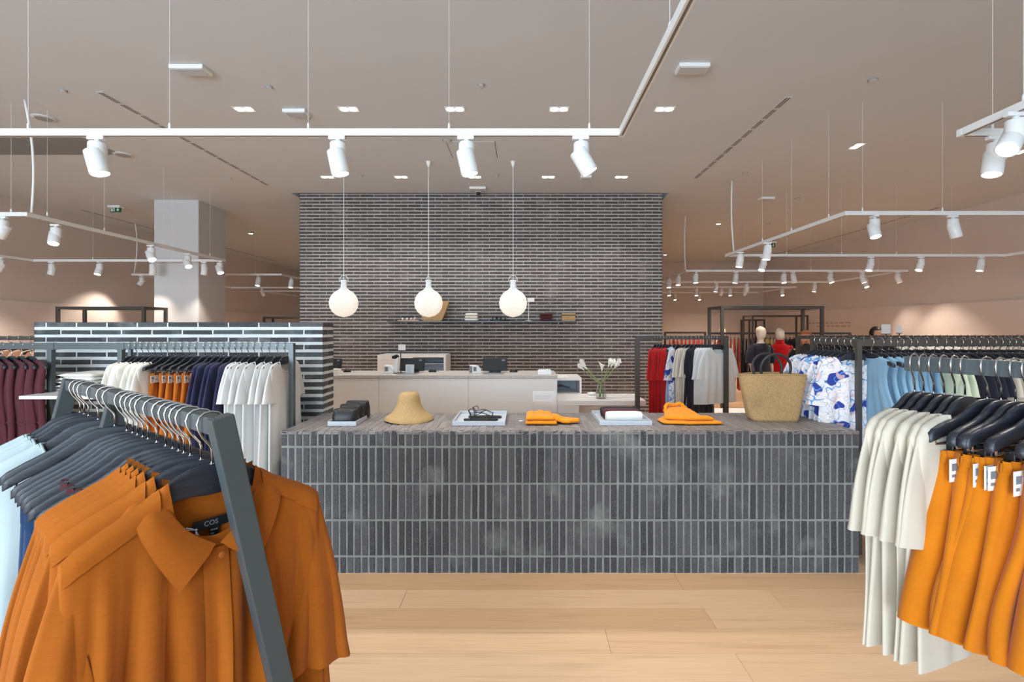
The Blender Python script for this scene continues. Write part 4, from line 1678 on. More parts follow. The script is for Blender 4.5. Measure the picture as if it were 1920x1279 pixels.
seq = []
xs = lambda px: (px - CX) / F * MY
R90 = R(90)
kinds = ['tee_w'] * 6 + ['skirt'] * 6 + ['navy'] * 5 + ['dress'] * 7
px_ = [246, 257, 268, 279, 291, 303, 315, 329, 343, 356, 369, 385, 397, 409, 420, 431, 443, 454, 466, 478, 492, 506, 521, 535]
for i, (k, px) in enumerate(zip(kinds, px_)):
    w6, w5 = ORD[i % 6], ORD[i - 12 if 12 <= i < 17 else max(0, i - 17)]
    p = (xs(px), MY, MZ)
    rz = R90 + R(rg.uniform(-4, 4))
    if k == 'tee_w':
        hanger(p, rz, 'charcoal hanger in an ivory tee, %s counted from the shelf posts' % w6, 'hangers with ivory tees by the low wall')
        put(tee_parts('ivory_cotton', i % 3, L=.62, hem=.235, sl=.2, fl=.05), 'tee_shirt', 'ivory short sleeve tee, %s counted from the shelf posts' % w6, 'tee', p, rz, 'ivory tees by the low wall')
    elif k == 'skirt':
        hanger(p, rz, 'charcoal clip hanger with an orange skirt, %s counted from the ivory tees' % w6, 'clip hangers with orange skirts', clips=True)
        put(low_parts('skirt', 'orange_linen', i % 3), 'skirt', 'orange gathered skirt, %s counted from the ivory tees' % w6, 'skirt', p, rz, 'orange skirts by the low wall')
    elif k == 'navy':
        hanger(p, rz, 'charcoal hanger in a navy top, %s counted from the orange skirts' % w5, 'hangers with navy tops')
        put(tee_parts('navy_cotton', i % 3, L=.62, hem=.25, sl=.36, fl=.09, hw=.17), 'loose_top', 'navy loose sleeve top, %s counted from the orange skirts' % w5, 'top', p, rz, 'navy tops by the low wall')
    else:
        hanger(p, rz, 'charcoal hanger in a white dress, %s counted from the navy tops' % w5, 'hangers with white dresses')
        put(tee_parts('white_cotton', i % 3, L=1.02, hem=.27, sl=.22, fl=.075, hw=.17, A=.015), 'dress', 'white long tee dress, %s counted from the navy tops' % w5, 'dress', p, rz, 'white dresses by the low wall')
for i in range(9):
    x = -4.02 + i * .068
    p = (x, MY, MZ)
    rz = R(-27) + R(rg.uniform(-4, 4))
    hanger(p, rz, 'charcoal hanger with a maroon jumpsuit, %s counted from the white shelf' % ORD[8 - i], 'hangers with maroon jumpsuits')
    put(tank_parts('maroon', i % 3, L=1.12, hem=.24, sh=.19, T=.024, A=.02, waist=(.38, .20)), 'jumpsuit', 'maroon sleeveless jumpsuit, %s counted from the white shelf' % ORD[8 - i], 'jumpsuit', p, rz, 'maroon jumpsuits on the low wall rack')
# rack deeper on the left with peach tops
lp = thing('rack_frame', 'slim rack behind the maroon jumpsuits with peach tops', 'rack', (-5.1, 5.0, 0))
MB().box(-1.0, .75, -.01, .01, 1.47, 1.51).build('rail', 'frame_bronze', lp)
for x in (-.98, .73):
    MB().box(x - .015, x + .015, -.015, .015, 0, 1.47).build('post', 'frame_bronze', lp)
for i in range(12):
    p = (-5.95 + i * .11, 5.0, 1.51)
    hanger(p, R90 + R(rg.uniform(-3, 3)), 'charcoal hanger in a peach top, %s counted from the low wall' % ORD[11 - i], 'hangers with peach tops')
    put(tee_parts('peach', i % 2, L=.6), 'tee_shirt', 'peach short sleeve top, %s counted from the low wall' % ORD[11 - i], 'top', p, R90, 'peach tops behind the jumpsuits')

# ------------------------------------------------------------------ right middle rack
AY, AY2, AX, AZ = 3.5, 4.05, 2.362, 1.514
ra = thing('rack_frame', 'grey steel box rack at the right end of the counter', 'rack', (AX, AY, 0))
for y, x1 in ((0, 1.62), (AY2 - AY, 1.9)):
    MB().box(-.016, x1, y - .010, y + .010, AZ - .046, AZ).build('rail', 'frame_bronze', ra, bevel=.0015)
    for x in (0, x1 - .04):
        MB().box(x - .017, x + .017, y - .015, y + .015, 0, AZ + (.001 if x == 0 else -.046)).build('post', 'frame_bronze', ra, bevel=.0015)
MB().box(-.010, .010, .0, AY2 - AY, AZ - .046, AZ).build('rail', 'frame_bronze', ra, bevel=.0015)
for i in range(7):
    y = AY + .045 + i * .074
    p = (AX, y, AZ)
    rz = R(180) + R(rg.uniform(-3, 3))
    rz = R(rg.uniform(-4, 4))
    hanger(p, rz, 'charcoal hanger in a blue printed top, %s behind the counter side post' % ORD[i], 'hangers with printed tops')
    put(tee_parts('scribble_print', i % 3, L=.64, hem=.27, sl=.30, fl=.10, hw=.19, A=.02, T=.024), 'printed_blouse', 'white top with loose blue painted print, %s behind the corner post' % ORD[i], 'top', p, rz, 'blue printed tops')
ax = lambda px: (px - CX) / F * AY
row = [('blue', q) for q in (1634, 1653, 1666, 1678, 1690, 1704)] + [('bluep', q) for q in (1716, 1733)] + [('sage', q) for q in (1752, 1770)] + \
      [('dnavy', q) for q in (1786, 1801, 1816, 1832)] + [('cream', q) for q in (1848, 1862, 1875, 1887, 1899, 1912, 1928)]
rowc = {}
for i, (k, px) in enumerate(row):
    kk = k[:4]
    wn_ = ORD[rowc.get(kk, 0)]
    rowc[kk] = rowc.get(kk, 0) + 1
    p = (ax(px), AY, AZ)
    rz = R90 + R(rg.uniform(-4, 4))
    if k in ('blue', 'bluep'):
        hanger(p, rz, 'charcoal hanger in a dusty blue tank, %s counted from the printed tops' % wn_, 'hangers with blue tanks')
        put(tank_parts('blue_silk', i % 3, L=.85, hem=.33, sh=.16, hi=True), 'tank_top', 'dusty blue sleeveless top, %s counted from the printed tops' % wn_, 'tank top', p, rz, 'dusty blue sleeveless tops')
    elif k == 'sage':
        hanger(p, rz, 'charcoal hanger in a sage printed dress, %s counted from the blue tops' % wn_, 'hangers with sage dresses')
        put(tee_parts('sage_print', i % 2, L=.9), 'dress', 'sage and cream printed dress, %s counted from the blue tops' % wn_, 'dress', p, rz, 'sage printed dresses')
    elif k == 'dnavy':
        hanger(p, rz, 'charcoal hanger in a dark navy top, %s counted from the sage dresses' % wn_, 'hangers with dark navy tops')
        put(tee_parts('dark_navy', i % 3, L=.65), 'tee_shirt', 'dark navy top, %s counted from the sage dresses' % wn_, 'top', p, rz, 'dark navy tops behind the cream tees')
    else:
        hanger(p, rz, 'charcoal hanger in a cream top, %s counted from the dark navy tops' % wn_, 'hangers with cream tops')
        put(tee_parts('cream_knit', 5 + i % 3, L=.65), 'tee_shirt', 'cream top on the box rack, %s counted from the dark navy tops' % wn_, 'top', p, rz, 'cream tops on the box rack')
mats_ = ['black_cloth', 'ivory_cotton', 'light_blue', 'black_cloth', 'peach', 'ivory_cotton']
for i in range(22):
    p = (AX + .10 + i * .075, AY2, AZ)
    rz = R90 + R(rg.uniform(-4, 4))
    k = mats_[(i // 4) % 6]
    hanger(p, rz, 'charcoal hanger, %s along the rear rail of the box rack' % (ORD[i] if i < 12 else ORD[21 - i] + ' last'), 'hangers on the rear rail')
    put(tee_parts(k, i % 2, L=.62), 'tee_shirt', {'black_cloth': 'black top', 'ivory_cotton': 'ivory top', 'light_blue': 'pale blue top', 'peach': 'peach top'}[k] + ', %s along the rear rail of the box rack' % (ORD[i] if i < 12 else ORD[21 - i] + ' last'), 'top', p, rz,
        k.replace('_', ' ') + ' tops on the rear rail')

# ------------------------------------------------------------------ things on the brick counter
def tray(x0, x1, y0, y1, lab, h=.030):
    z = KZ + .001
    t = thing('display_tray', lab, 'tray', ((x0 + x1) / 2, (y0 + y1) / 2, z))
    a, b = (x1 - x0) / 2, (y1 - y0) / 2
    MB().box(-a, a, -b, b, 0, .010).build('base', 'tray_white', t)
    for s in (-1, 1):
        MB().box(-a, a, s * b - (.008 if s > 0 else 0), s * b + (0 if s > 0 else .008), .010, h).build('rim', 'tray_white', t, bevel=.001, bseg=1)
        MB().box(s * a - (.008 if s > 0 else 0), s * a + (0 if s > 0 else .008), -b + .008, b - .008, .010, h).build('rim', 'tray_white', t, bevel=.001, bseg=1)
    return t


tray(-1.345, -1.150, 3.40, 3.745, 'shallow white tray under the black leather pouches')
tray(-.492, -.128, 3.41, 3.84, 'shallow white tray holding strappy black sandals')
tray(.525, .886, 3.42, 3.85, 'shallow white tray with three rolled tops')


def pouch(x, y, z, w_, d_, h_, rz, lab):
    t = thing('leather_pouch', lab, 'pouch', (x, y, z), rz)
    mb = MB()
    rings = []
    n = 28
    for q, (zz, sc) in enumerate(((0, .90), (.12, .99), (.4, 1.0), (.7, .90), (.9, .74), (1.0, .56))):
        for k in range(n):
            a = 2 * PI * k / n
            ca, sa = math.cos(a), math.sin(a)
            px = math.copysign(abs(ca) ** .45, ca) * w_ / 2 * (1 - .12 * zz ** 3)
            py = math.copysign(abs(sa) ** .55, sa) * d_ / 2 * sc
            rings.append((px, py, zz * h_))
    fs = []
    for i in range(5):
        for k in range(n):
            l = (k + 1) % n
            fs.append((i * n + k, i * n + l, (i + 1) * n + l, (i + 1) * n + k))
    fs += [tuple(reversed(range(n))), tuple(5 * n + k for k in range(n))]
    mb.add(rings, fs)
    mb.build('pouch_body', 'black_leather', t, smooth=True)
    MB().tube([(-w_ * .42, -d_ * .18, h_ * .93), (-w_ * .2, -d_ * .2, h_ * 1.0), (w_ * .2, -d_ * .2, h_ * 1.0), (w_ * .42, -d_ * .18, h_ * .93)], .0025, 6).build('zip', 'black_plastic', t, smooth=True)
    MB().tube([(w_ * .43, -d_ * .1, h_ * .9), (w_ * .48, -d_ * .05, h_ * .72), (w_ * .5, 0, h_ * .5)], .003, 6).build('zip_pull', 'black_plastic', t)
    return t


pouch(-1.245, 3.475, KZ + .012, .175, .12, .095, R(3), 'black leather zip pouch at the front of the white tray')
pouch(-1.240, 3.575, KZ + .012, .175, .10, .110, R(-4), 'black leather zip pouch in the middle of the white tray')
pouch(-1.230, 3.675, KZ + .012, .175, .10, .120, R(2), 'black leather zip pouch at the back of the white tray')
t = thing('wrist_strap', 'short black strap lying beside the pouch tray', 'strap', (-1.375, 3.70, KZ + .002))
MB().tube([(-.05, .0, .02), (-.03, -.005, .008), (0, -.01, .006), (.02, -.02, .006), (.025, -.04, .006)], .007, 8, flat=.5).build('strap', 'black_leather', t, smooth=True)
MB().box(-.0, .03, -.015, -.005, 0, .008).build('label_tab', 'paper', t)

# straw hat
t = thing('straw_hat', 'natural straw bucket hat with drooping brim on the counter', 'hat', (at(767, 790, 3.61).x, 3.61, KZ))
ho = MB()
prof = [(.172, .000), (.1725, .006), (.156, .024), (.130, .050), (.107, .078), (.090, .108), (.082, .135), (.077, .163), (.071, .186), (.062, .200), (.040, .207), (.0, .209)]
for i in range(len(prof)):
    pass
NS = 56
vs_, fs_ = [], []
for i, (r_, z_) in enumerate(prof):
    for k in range(NS):
        a = 2 * PI * k / NS
        wob = (1 + .02 * math.sin(2 * a + 1) + .012 * math.sin(3 * a)) if i < 4 else 1
        zz = z_ + (.006 * math.sin(2 * a + .5) + .007 if i < 3 else 0)
        vs_.append((r_ * wob * math.cos(a), r_ * wob * .98 * math.sin(a), zz))
for i in range(len(prof) - 1):
    for k in range(NS):
        l = (k + 1) % NS
        fs_.append((i * NS + k, i * NS + l, (i + 1) * NS + l, (i + 1) * NS + k))
ho.add(vs_, fs_)
o = ho.build('crown_and_brim', 'straw_hat', t, smooth=True)
o.modifiers.new('thickness', 'SOLIDIFY').thickness = .003
ring = [vs_[k] for k in range(NS)]
MB().tube(ring, .0028, 6, closed=True).build('brim_binding', 'straw_hat', t, smooth=True)

# strappy sandals
for k, (x, y, rz, lab) in enumerate(((-.305, 3.53, R(4), 'black strappy sandal lying nearer the tray rim'), (-.285, 3.64, R(-3), 'black strappy sandal lying toward the back of its tray'))):
    t = thing('strappy_sandal', lab, 'sandal', (x, y, KZ + .012), rz)
    pts = []
    for q in range(28):
        a = 2 * PI * q / 28
        wd = .040 + .006 * math.cos(a * 1 + .4)
        xx = .122 * math.cos(a)
        yy = (wd if xx > 0 else wd * .82) * math.sin(a) + .006 * math.cos(a) ** 2
        pts.append((xx, yy))
    mb = MB()
    n = len(pts)
    mb.add([(x_, y_, 0) for x_, y_ in pts] + [(x_, y_, .014) for x_, y_ in pts],
           [tuple(reversed(range(n))), tuple(range(n, 2 * n))] + [(i, (i + 1) % n, (i + 1) % n + n, i + n) for i in range(n)])
    mb.build('sole', 'black_leather', t)
    for path in ([(.05, -.04, .012), (.06, -.02, .036), (.06, .015, .038), (.05, .04, .012)],
                 [(-.07, -.035, .012), (-.075, -.03, .05), (-.09, 0, .075), (-.075, .03, .05), (-.07, .035, .012)],
                 [(.055, 0, .037), (.01, .005, .055), (-.03, -.01, .045), (-.075, -.03, .05)],
                 [(.055, 0, .037), (.0, -.01, .062), (-.05, .02, .052), (-.075, .03, .05)],
                 [(-.09, 0, .075), (-.06, .01, .085), (-.045, -.015, .07)]):
        pp = [cat_rom([Vector(p) for p in path], q / 12) for q in range(13)]
        MB().tube(pp, .003, 6).build('strap', 'black_leather', t, smooth=True)


def cushion(poly, z, th, tilt, seed, n=64, m_=14, wr=.004):
    """soft folded layer with a rounded edge over a plan outline"""
    fo, f2 = Folds(seed, 5, 1, 4), Folds(seed + 9, 5, 1, 5)
    cx = sum(p[0] for p in poly) / len(poly)
    cy = sum(p[1] for p in poly) / len(poly)
    P = [Vector((x, y, 0)) for x, y in poly]

    def edge(u):
        f = (u % 1.0) * len(P)
        i = int(f)
        q = f - i
        k = .5 * (q * q * (3 - 2 * q)) + .5 * q
        return P[i % len(P)].lerp(P[(i + 1) % len(P)], k)
    mb = MB()

    def fn(s):
        def g(u, v):
            e = edge(u)
            x, y = lerp(cx, e.x, v), lerp(cy, e.y, v)
            r_ = math.sqrt(max(0, 1 - v ** 6))
            zz = z + th * .5 + s * th * .5 * r_ + tilt(x, y)
            zz += (fo(x * 9, y * 9) * wr + f2(y * 11, x * 7) * wr * .7) * (1 if s > 0 else .3) * (1 - v ** 8)
            ww = 1 + .012 * math.sin(u * 60 + seed)
            return Vector((x * ww, y * ww, max(.0008, zz)))
        return g
    mb.grid(n, m_, fn(1), closed=True)
    mb.grid(n, m_, fn(-1), closed=True, flip=True)
    return mb


t = thing('folded_tee', 'orange folded top in front of the clear acrylic sign', 'folded top', (.115, 3.55, KZ + .001))
cushion([(-.105, -.135), (.115, -.14), (.125, .02), (.09, .13), (-.09, .12)], 0, .030, lambda x, y: 0, 3).build('lower_layer', 'orange_fold', t, smooth=True, weld=.0004)
cushion([(-.10, -.125), (.10, -.125), (.09, .09), (.0, .135), (-.095, .06)], .028, .030, lambda x, y: .05 * max(0, y + .05), 5, wr=.006).build('upper_layer', 'orange_fold', t, smooth=True, weld=.0004)
cushion([(.04, .06), (.12, .07), (.215, .0), (.285, -.04), (.275, -.075), (.20, -.115), (.10, -.09), (.05, -.02)], .004, .030, lambda x, y: max(0, .16 - x) * .22, 8, wr=.007).build('sleeve', 'orange_fold', t, smooth=True, weld=.0004)
t = thing('folded_shorts', 'orange folded shorts between the rolled tops and the straw bag', 'folded shorts', (1.165, 3.56, KZ + .001))
cushion([(-.20, -.12), (-.02, -.15), (.215, -.135), (.225, -.10), (.10, .02), (.02, .14), (-.13, .13), (-.21, .0)], 0, .026, lambda x, y: 0, 13).build('lower_leg', 'orange_fold', t, smooth=True, weld=.0004)
cushion([(-.175, -.085), (.0, -.125), (.165, -.115), (.08, .0), (.03, .14), (-.12, .13), (-.15, .03)], .024, .030, lambda x, y: .20 * max(0, y + .06) * (1 if x < .05 else max(0, 1 - (x - .05) * 8)), 15, wr=.007).build('upper_leg', 'orange_fold', t, smooth=True, weld=.0004)
wpath = [cat_rom([Vector((-.135, .055, .062)), Vector((-.11, .10, .105)), Vector((-.05, .125, .098)), Vector((.0, .13, .108)), Vector((.035, .115, .075)), Vector((.07, .06, .052))], q / 24) for q in range(25)]
MB().tube(wpath, [.013 + .003 * math.sin(q * 2.4) for q in range(25)], 10).build('waistband', 'orange_fold', t, smooth=True)
t = thing('price_tag', 'tiny white tag peeking out at the orange folded top', 'tag', (-.010, 3.50, KZ + .018))
MB().box(-.022, .0, -.012, .012, -.0008, .0008).build('card', 'paper', t)
MB().tube([(0, 0, 0), (.008, .004, .004), (.015, .008, .002)], .0008, 5).build('string', 'string_white', t)

# acrylic sign
t = thing('acrylic_sign', 'clear acrylic sign holder with printed card behind the orange top', 'sign', (.158, 3.80, KZ))
MB().box(-.09, .09, -.003, .003, .003, .190).build('panel', 'acrylic', t)
MB().box(-.09, .09, -.05, .05, 0, .004).build('foot', 'acrylic', t)
ink = MB()
r2 = random.Random(5)
for z_, x1 in ((.150, .045), (.138, .032), (.128, .028)):
    xx = -.07
    while xx < x1:
        w_ = r2.uniform(.006, .018)
        ink.box(xx, min(xx + w_, x1 + .01), -.0038, -.0031, z_ - .0012, z_ + .0012)
        xx += w_ + .004
ink.box(-.086, -.082, -.0038, -.0031, .085, .089)
ink.build('printed_lines', 'ink_pale', t)


# rolled tops
def roll(x0, x1, y, z, r_, mat, lab):
    t = thing('rolled_top', lab, 'rolled top', ((x0 + x1) / 2, y, z))
    n = 26
    Lh = (x1 - x0) / 2
    fo = Folds(int(y * 100), 4, 1, 3)

    def fn(u, v):
        a = 2 * PI * u
        x = lerp(-Lh, Lh, v)
        e = 1 - .18 * abs(2 * v - 1) ** 8
        rr = r_ * e * (1 + .03 * fo(math.cos(a), v))
        return Vector((x, rr * 1.12 * math.cos(a), r_ * .92 + rr * .92 * math.sin(a)))
    MB().grid(n, 14, fn, closed=True).build('outer_layer', mat, t, smooth=True)
    for s in (-1, 1):    # spiral ends
        sp = MB()
        pth = []
        for q in range(60):
            a = q / 59 * 4.2 * PI
            rr = r_ * .86 * (1 - q / 70)
            pth.append((s * (Lh - .003), rr * 1.1 * math.cos(a), r_ * .92 + rr * .9 * math.sin(a)))
        sp.tube(pth, .0035, 5)
        sp.lathe([(0, 0), (r_ * .86, 0)], 20, M=Matrix.Translation((s * (Lh - .006), 0, r_ * .92)) @ Matrix.Rotation(R(90), 4, 'Y'), caps=False)
        sp.build('rolled_end', mat, t, smooth=True)
    return t


roll(.575, .825, 3.70, KZ + .012, .040, 'charcoal_fabric', 'black rolled top at the back of the white tray')
roll(.578, .835, 3.61, KZ + .012, .040, 'maroon', 'maroon rolled top in the middle of the white tray')
roll(.580, .830, 3.50, KZ + .012, .040, 'white_cotton', 'white rolled top at the front of the white tray')

# woven tote with ring handles
t = thing('straw_tote', 'woven straw tote with black ring handles on the counter', 'bag', (at(1450, 788, 3.60).x, 3.62, KZ), R(-4))


def sq(a, ex):
    return math.copysign(abs(a) ** ex, a)


def tote_side(inner):
    n, m_ = 56, 18

    def fn(u, v):
        a = 2 * PI * u
        # base rectangle to flat oval rim
        wx = lerp(.158, .238, v ** .8)
        wy = lerp(.085, .070, v)
        ex = lerp(.35, .75, v)
        x, y = wx * sq(math.cos(a), ex), wy * sq(math.sin(a), ex)
        dent = .022 * math.exp(-((v - .25) / .22) ** 2) * math.exp(-((x + .13) / .06) ** 2) * (1 if math.sin(a) < 0 else 0)
        k = .94 if inner else 1.0
        z = v * .335 + (.012 * (x / .238) ** 2 * -1 + .006) * v ** 3
        return Vector((x * k, (y + dent) * k + .006 * math.sin(x * 18) * v, z + (.004 if inner else 0) * (1 - v)))
    return MB().grid(n, m_, fn, closed=True, flip=inner)


mb = tote_side(False)
nb = len(mb.v)
mb.f.append(tuple(reversed(range(56))))
mb.build('basket', 'straw_bag', t, smooth=True)
tote_side(True).build('lining', 'straw_bag', t, smooth=True)
rim = [tote_side(False).v[18 * 56 + k] for k in range(56)]
MB().tube(rim, .0045, 6, closed=True).build('rim', 'straw_bag', t, smooth=True)
for yy, xo, tl in ((-.034, .012, R(-7)), (.032, -.022, R(8))):
    pth = []
    for q in range(36):
        a = 2 * PI * q / 36
        pth.append((xo + .105 * math.cos(a), yy + math.sin(tl) * .105 * math.sin(a), .378 + .105 * math.sin(a)))
    hr = MB().tube(pth, .0095, 10, closed=True).build('ring_handle', 'rope_black', t, smooth=True)
    bd = MB()
    for a in (R(250), R(290)):
        bd.tube([(xo + .105 * math.cos(a), yy - .011, .378 + .105 * math.sin(a)), (xo + .105 * math.cos(a), yy - .013, .300)], .006, 6)
    bd.build('tie', 'rope_black', hr, smooth=True)

# ------------------------------------------------------------------ cash desk
DY = 5.7
dx0, dx1 = -2.7, .386
desk = thing('cash_desk', 'long white cash desk with grey stone top', 'desk', (dx0, DY, 0))
MB().box(0, dx1 - dx0, .02, .60, 0, 1.010).build('carcass', 'white_lacquer', desk)
seams = [0, -1.667 - dx0, -.637 - dx0, dx1 - dx0]
for i in range(3):
    MB().box(seams[i] + .0015, seams[i + 1] - .0015, 0, .02, .06, 1.008).build('front_panel', 'white_lacquer', desk, bevel=.001, bseg=1)
    MB().box(seams[i] + .001, seams[i + 1] - .001, -.005, .62, 1.012, 1.048).build('stone_slab', 'stone_top', desk, bevel=.002, bseg=1)
DZ = 1.048
tab = thing('side_table', 'low white side table next to the cash desk', 'table', (dx1, DY, 0))
MB().box(.002, 1.404 - dx1, 0, .60, .700, .758).build('tabletop', 'white_lacquer', tab, bevel=.002, bseg=1)
MB().box(.002, .250, .01, .58, 0, .699).build('side_panel', 'white_lacquer', tab)
MB().box(.251, .93, .30, .32, 0, .699).build('back_panel', 'white_lacquer', tab)
# open cube with hanger
cub = thing('open_cube', 'white open cube with pale blue inside on the side table', 'cabinet', (.16, 6.32, .0))
MB().box(0, .577, .02, .48, 0, .758).build('plinth', 'white_lacquer', cub)
MB().box(0, .577, 0, .5, .92, .955).build('top_panel', 'white_lacquer', cub)
MB().box(.553, .577, 0, .5, .759, .92).build('side_panel', 'white_lacquer', cub)
MB().box(0, .022, 0, .5, .759, .92).build('side_panel', 'white_lacquer', cub)
MB().box(.022, .553, .46, .48, .759, .92).build('back_panel', 'niche_blue', cub)
t = hanger((.475, 6.42, .918), R(8), 'black hanger hung inside the white open cube', None)
t.scale = (.62, .62, .62)
t = tag(MB().box(-.07, .07, -.06, .06, 0, .004).box(-.06, .055, -.05, .05, .004, .014).build('paper_pile', 'paper', None, loc=(.50, 6.45, .956)), 'small pile of white paper on the open cube', 'paper')
# back cabinet against the wall
bc = thing('back_cabinet', 'white wall cabinet with blue lined niche behind the tills', 'cabinet', (-2.39, 8.1, 0))
W_ = 1.118
MB().box(0, W_, .02, .55, 0, .72).build('carcass', 'white_lacquer', bc)
MB().box(0, W_, 0, .55, 1.105, 1.145).build('top_panel', 'white_lacquer', bc)
MB().box(0, .03, 0, .55, .72, 1.105).build('side_panel', 'white_lacquer', bc)
MB().box(W_ - .035, W_, 0, .55, .72, 1.105).build('side_panel', 'white_lacquer', bc)
MB().box(.03, .57, 0, .53, .72, 1.06).build('door', 'white_lacquer', bc)
MB().box(.03, .57, .0, .53, 1.063, 1.105).build('drawer', 'white_lacquer', bc)
MB().box(.57, W_ - .035, .5, .53, .72, 1.105).build('back_panel', 'niche_blue', bc)
MB().box(.57, W_ - .035, .12, .5, .985, 1.0).build('inner_shelf', 'niche_blue', bc)


def till(px, w_, h_, y, lab, rz=0):
    t = thing('till_screen', lab, 'screen', ((px - CX) / F * y, y, DZ), rz)
    M = Matrix.Rotation(R(-16), 4, 'X')
    MB().box(-w_ / 2, w_ / 2, -.02, .02, .02, .02 + h_, M).build('screen_back', 'black_plastic', t, bevel=.006)
    MB().box(-w_ * .42, w_ * .42, -.026, -.02, .03, .02 + h_ * .55, M).build('rear_cover', 'black_plastic', t, bevel=.002)
    MB().box(-.07, .07, -.05, .12, 0, .012).build('foot', 'black_plastic', t, bevel=.003)
    MB().box(-.03, .03, .0, .05, .01, .08).build('stand', 'black_plastic', t)
    MB().box(w_ * .28, w_ * .40, -.0275, -.0205, .02 + h_ * .75, .02 + h_ * .88, M).build('sticker', 'grey_plastic', t)
    MB().box(-.13, .11, -.24, -.10, 0, .006).build('mat', 'grey_plastic', t)
    return t


till(772, .30, .155, 6.05, 'black till screen behind the small framed notice')
till(928, .30, .155, 6.05, 'black till screen standing alone on the desk')
till(622, .22, .15, 6.05, 'black till screen half hidden by the low brick wall')


def printer(px, y, lab, rz):
    t = thing('card_terminal', lab, 'card terminal', ((px - CX) / F * y, y, DZ), rz)
    MB().prism([(-.055, 0), (.055, 0), (.055, .05), (.02, .095), (-.055, .10)], -.06, .06).build('housing', 'white_metal', t, bevel=.006)
    MB().prism([(-.058, .01), (-.056, .01), (-.056, .085), (-.058, .085)], -.05, .05).build('face', 'grey_plastic', t)
    MB().box(-.045, -.005, -.062, -.058, .03, .08).build('slot', 'grey_plastic', t)
    return t


printer(731, 5.95, 'white and grey card terminal next to the scanner stand', R(0))
printer(891, 5.95, 'white card terminal turned sideways beside the lone till screen', R(25))
# scanner stand and notice
t = thing('scanner_stand', 'slim stand with barcode scanner and small white sign', 'stand', (at(747, 700, 5.95).x, 5.95, DZ))
MB().box(-.09, .05, -.05, .05, 0, .008).build('base', 'black_plastic', t, bevel=.002)
MB().tube([(.028, 0, 0), (.028, 0, .30)], .006, 8).build('pole', 'frame_bronze', t)
MB().box(.0, .085, -.008, .008, .275, .345).build('sign_card', 'paper', t, bevel=.002)
MB().prism([(-.05, .0), (-.005, .0), (.0, .2), (-.03, .21)], -.02, .02).build('holder', 'white_metal', t, bevel=.004)
MB().prism([(-.075, .175), (-.02, .17), (.01, .205), (-.02, .225), (-.075, .205)], -.02, .02).build('scanner', 'black_plastic', t, bevel=.004)
t = thing('framed_notice', 'small white notice propped before the till screen', 'notice', (at(768, 698, 5.85).x, 5.85, DZ))
MB().box(-.05, .05, -.004, .004, 0, .112, Matrix.Rotation(R(-10), 4, 'X')).build('sheet', 'tray_white', t)
nk_ = MB()
for q in range(7):
    nk_.box(-.035, .03 - .012 * (q % 3), -.0052, -.0042, .02 + q * .012, .0215 + q * .012, Matrix.Rotation(R(-10), 4, 'X'))
nk_.build('printed_lines', 'ink_pale', t)
for px, lab in ((811, 'small black mouse shaped scanner right of the first till'), (963, 'small black scanner right of the lone till screen'), (651, 'small black scanner by the low brick wall')):
    t = thing('hand_scanner', lab, 'scanner', ((px - CX) / F * 6.1, 6.1, DZ))
    MB().lathe([(.048, 0), (.05, .012), (.038, .032), (.015, .042), (0, .043)], 18, caps=False, sy=.7).build('shell', 'black_plastic', t, smooth=True)
    MB().tube([(0, .03, .02), (.03, .06, .03), (.06, .08, .004)], .003, 6).build('cable', 'black_plastic', t)
t = thing('card_box', 'little white box of cards at the end of the desk', 'box', (at(1021, 700, 5.85).x, 5.85, DZ))
MB().box(-.078, .078, -.05, .05, 0, .045).build('box', 'white_metal', t, bevel=.003)
for q in range(6):
    MB().box(-.066 + q * .023, -.050 + q * .023, -.03, .03, .045, .056).build('card', 'paper', t)
t = thing('tissue_box', 'pale box on the desk right by the low wall', 'box', (at(628, 700, 5.85).x, 5.85, DZ))
MB().box(-.06, .06, -.05, .05, 0, .06).build('box', 'ivory_cotton', t, bevel=.004)
MB().box(-.03, .03, -.02, .02, .06, .064).build('opening', 'paper', t)
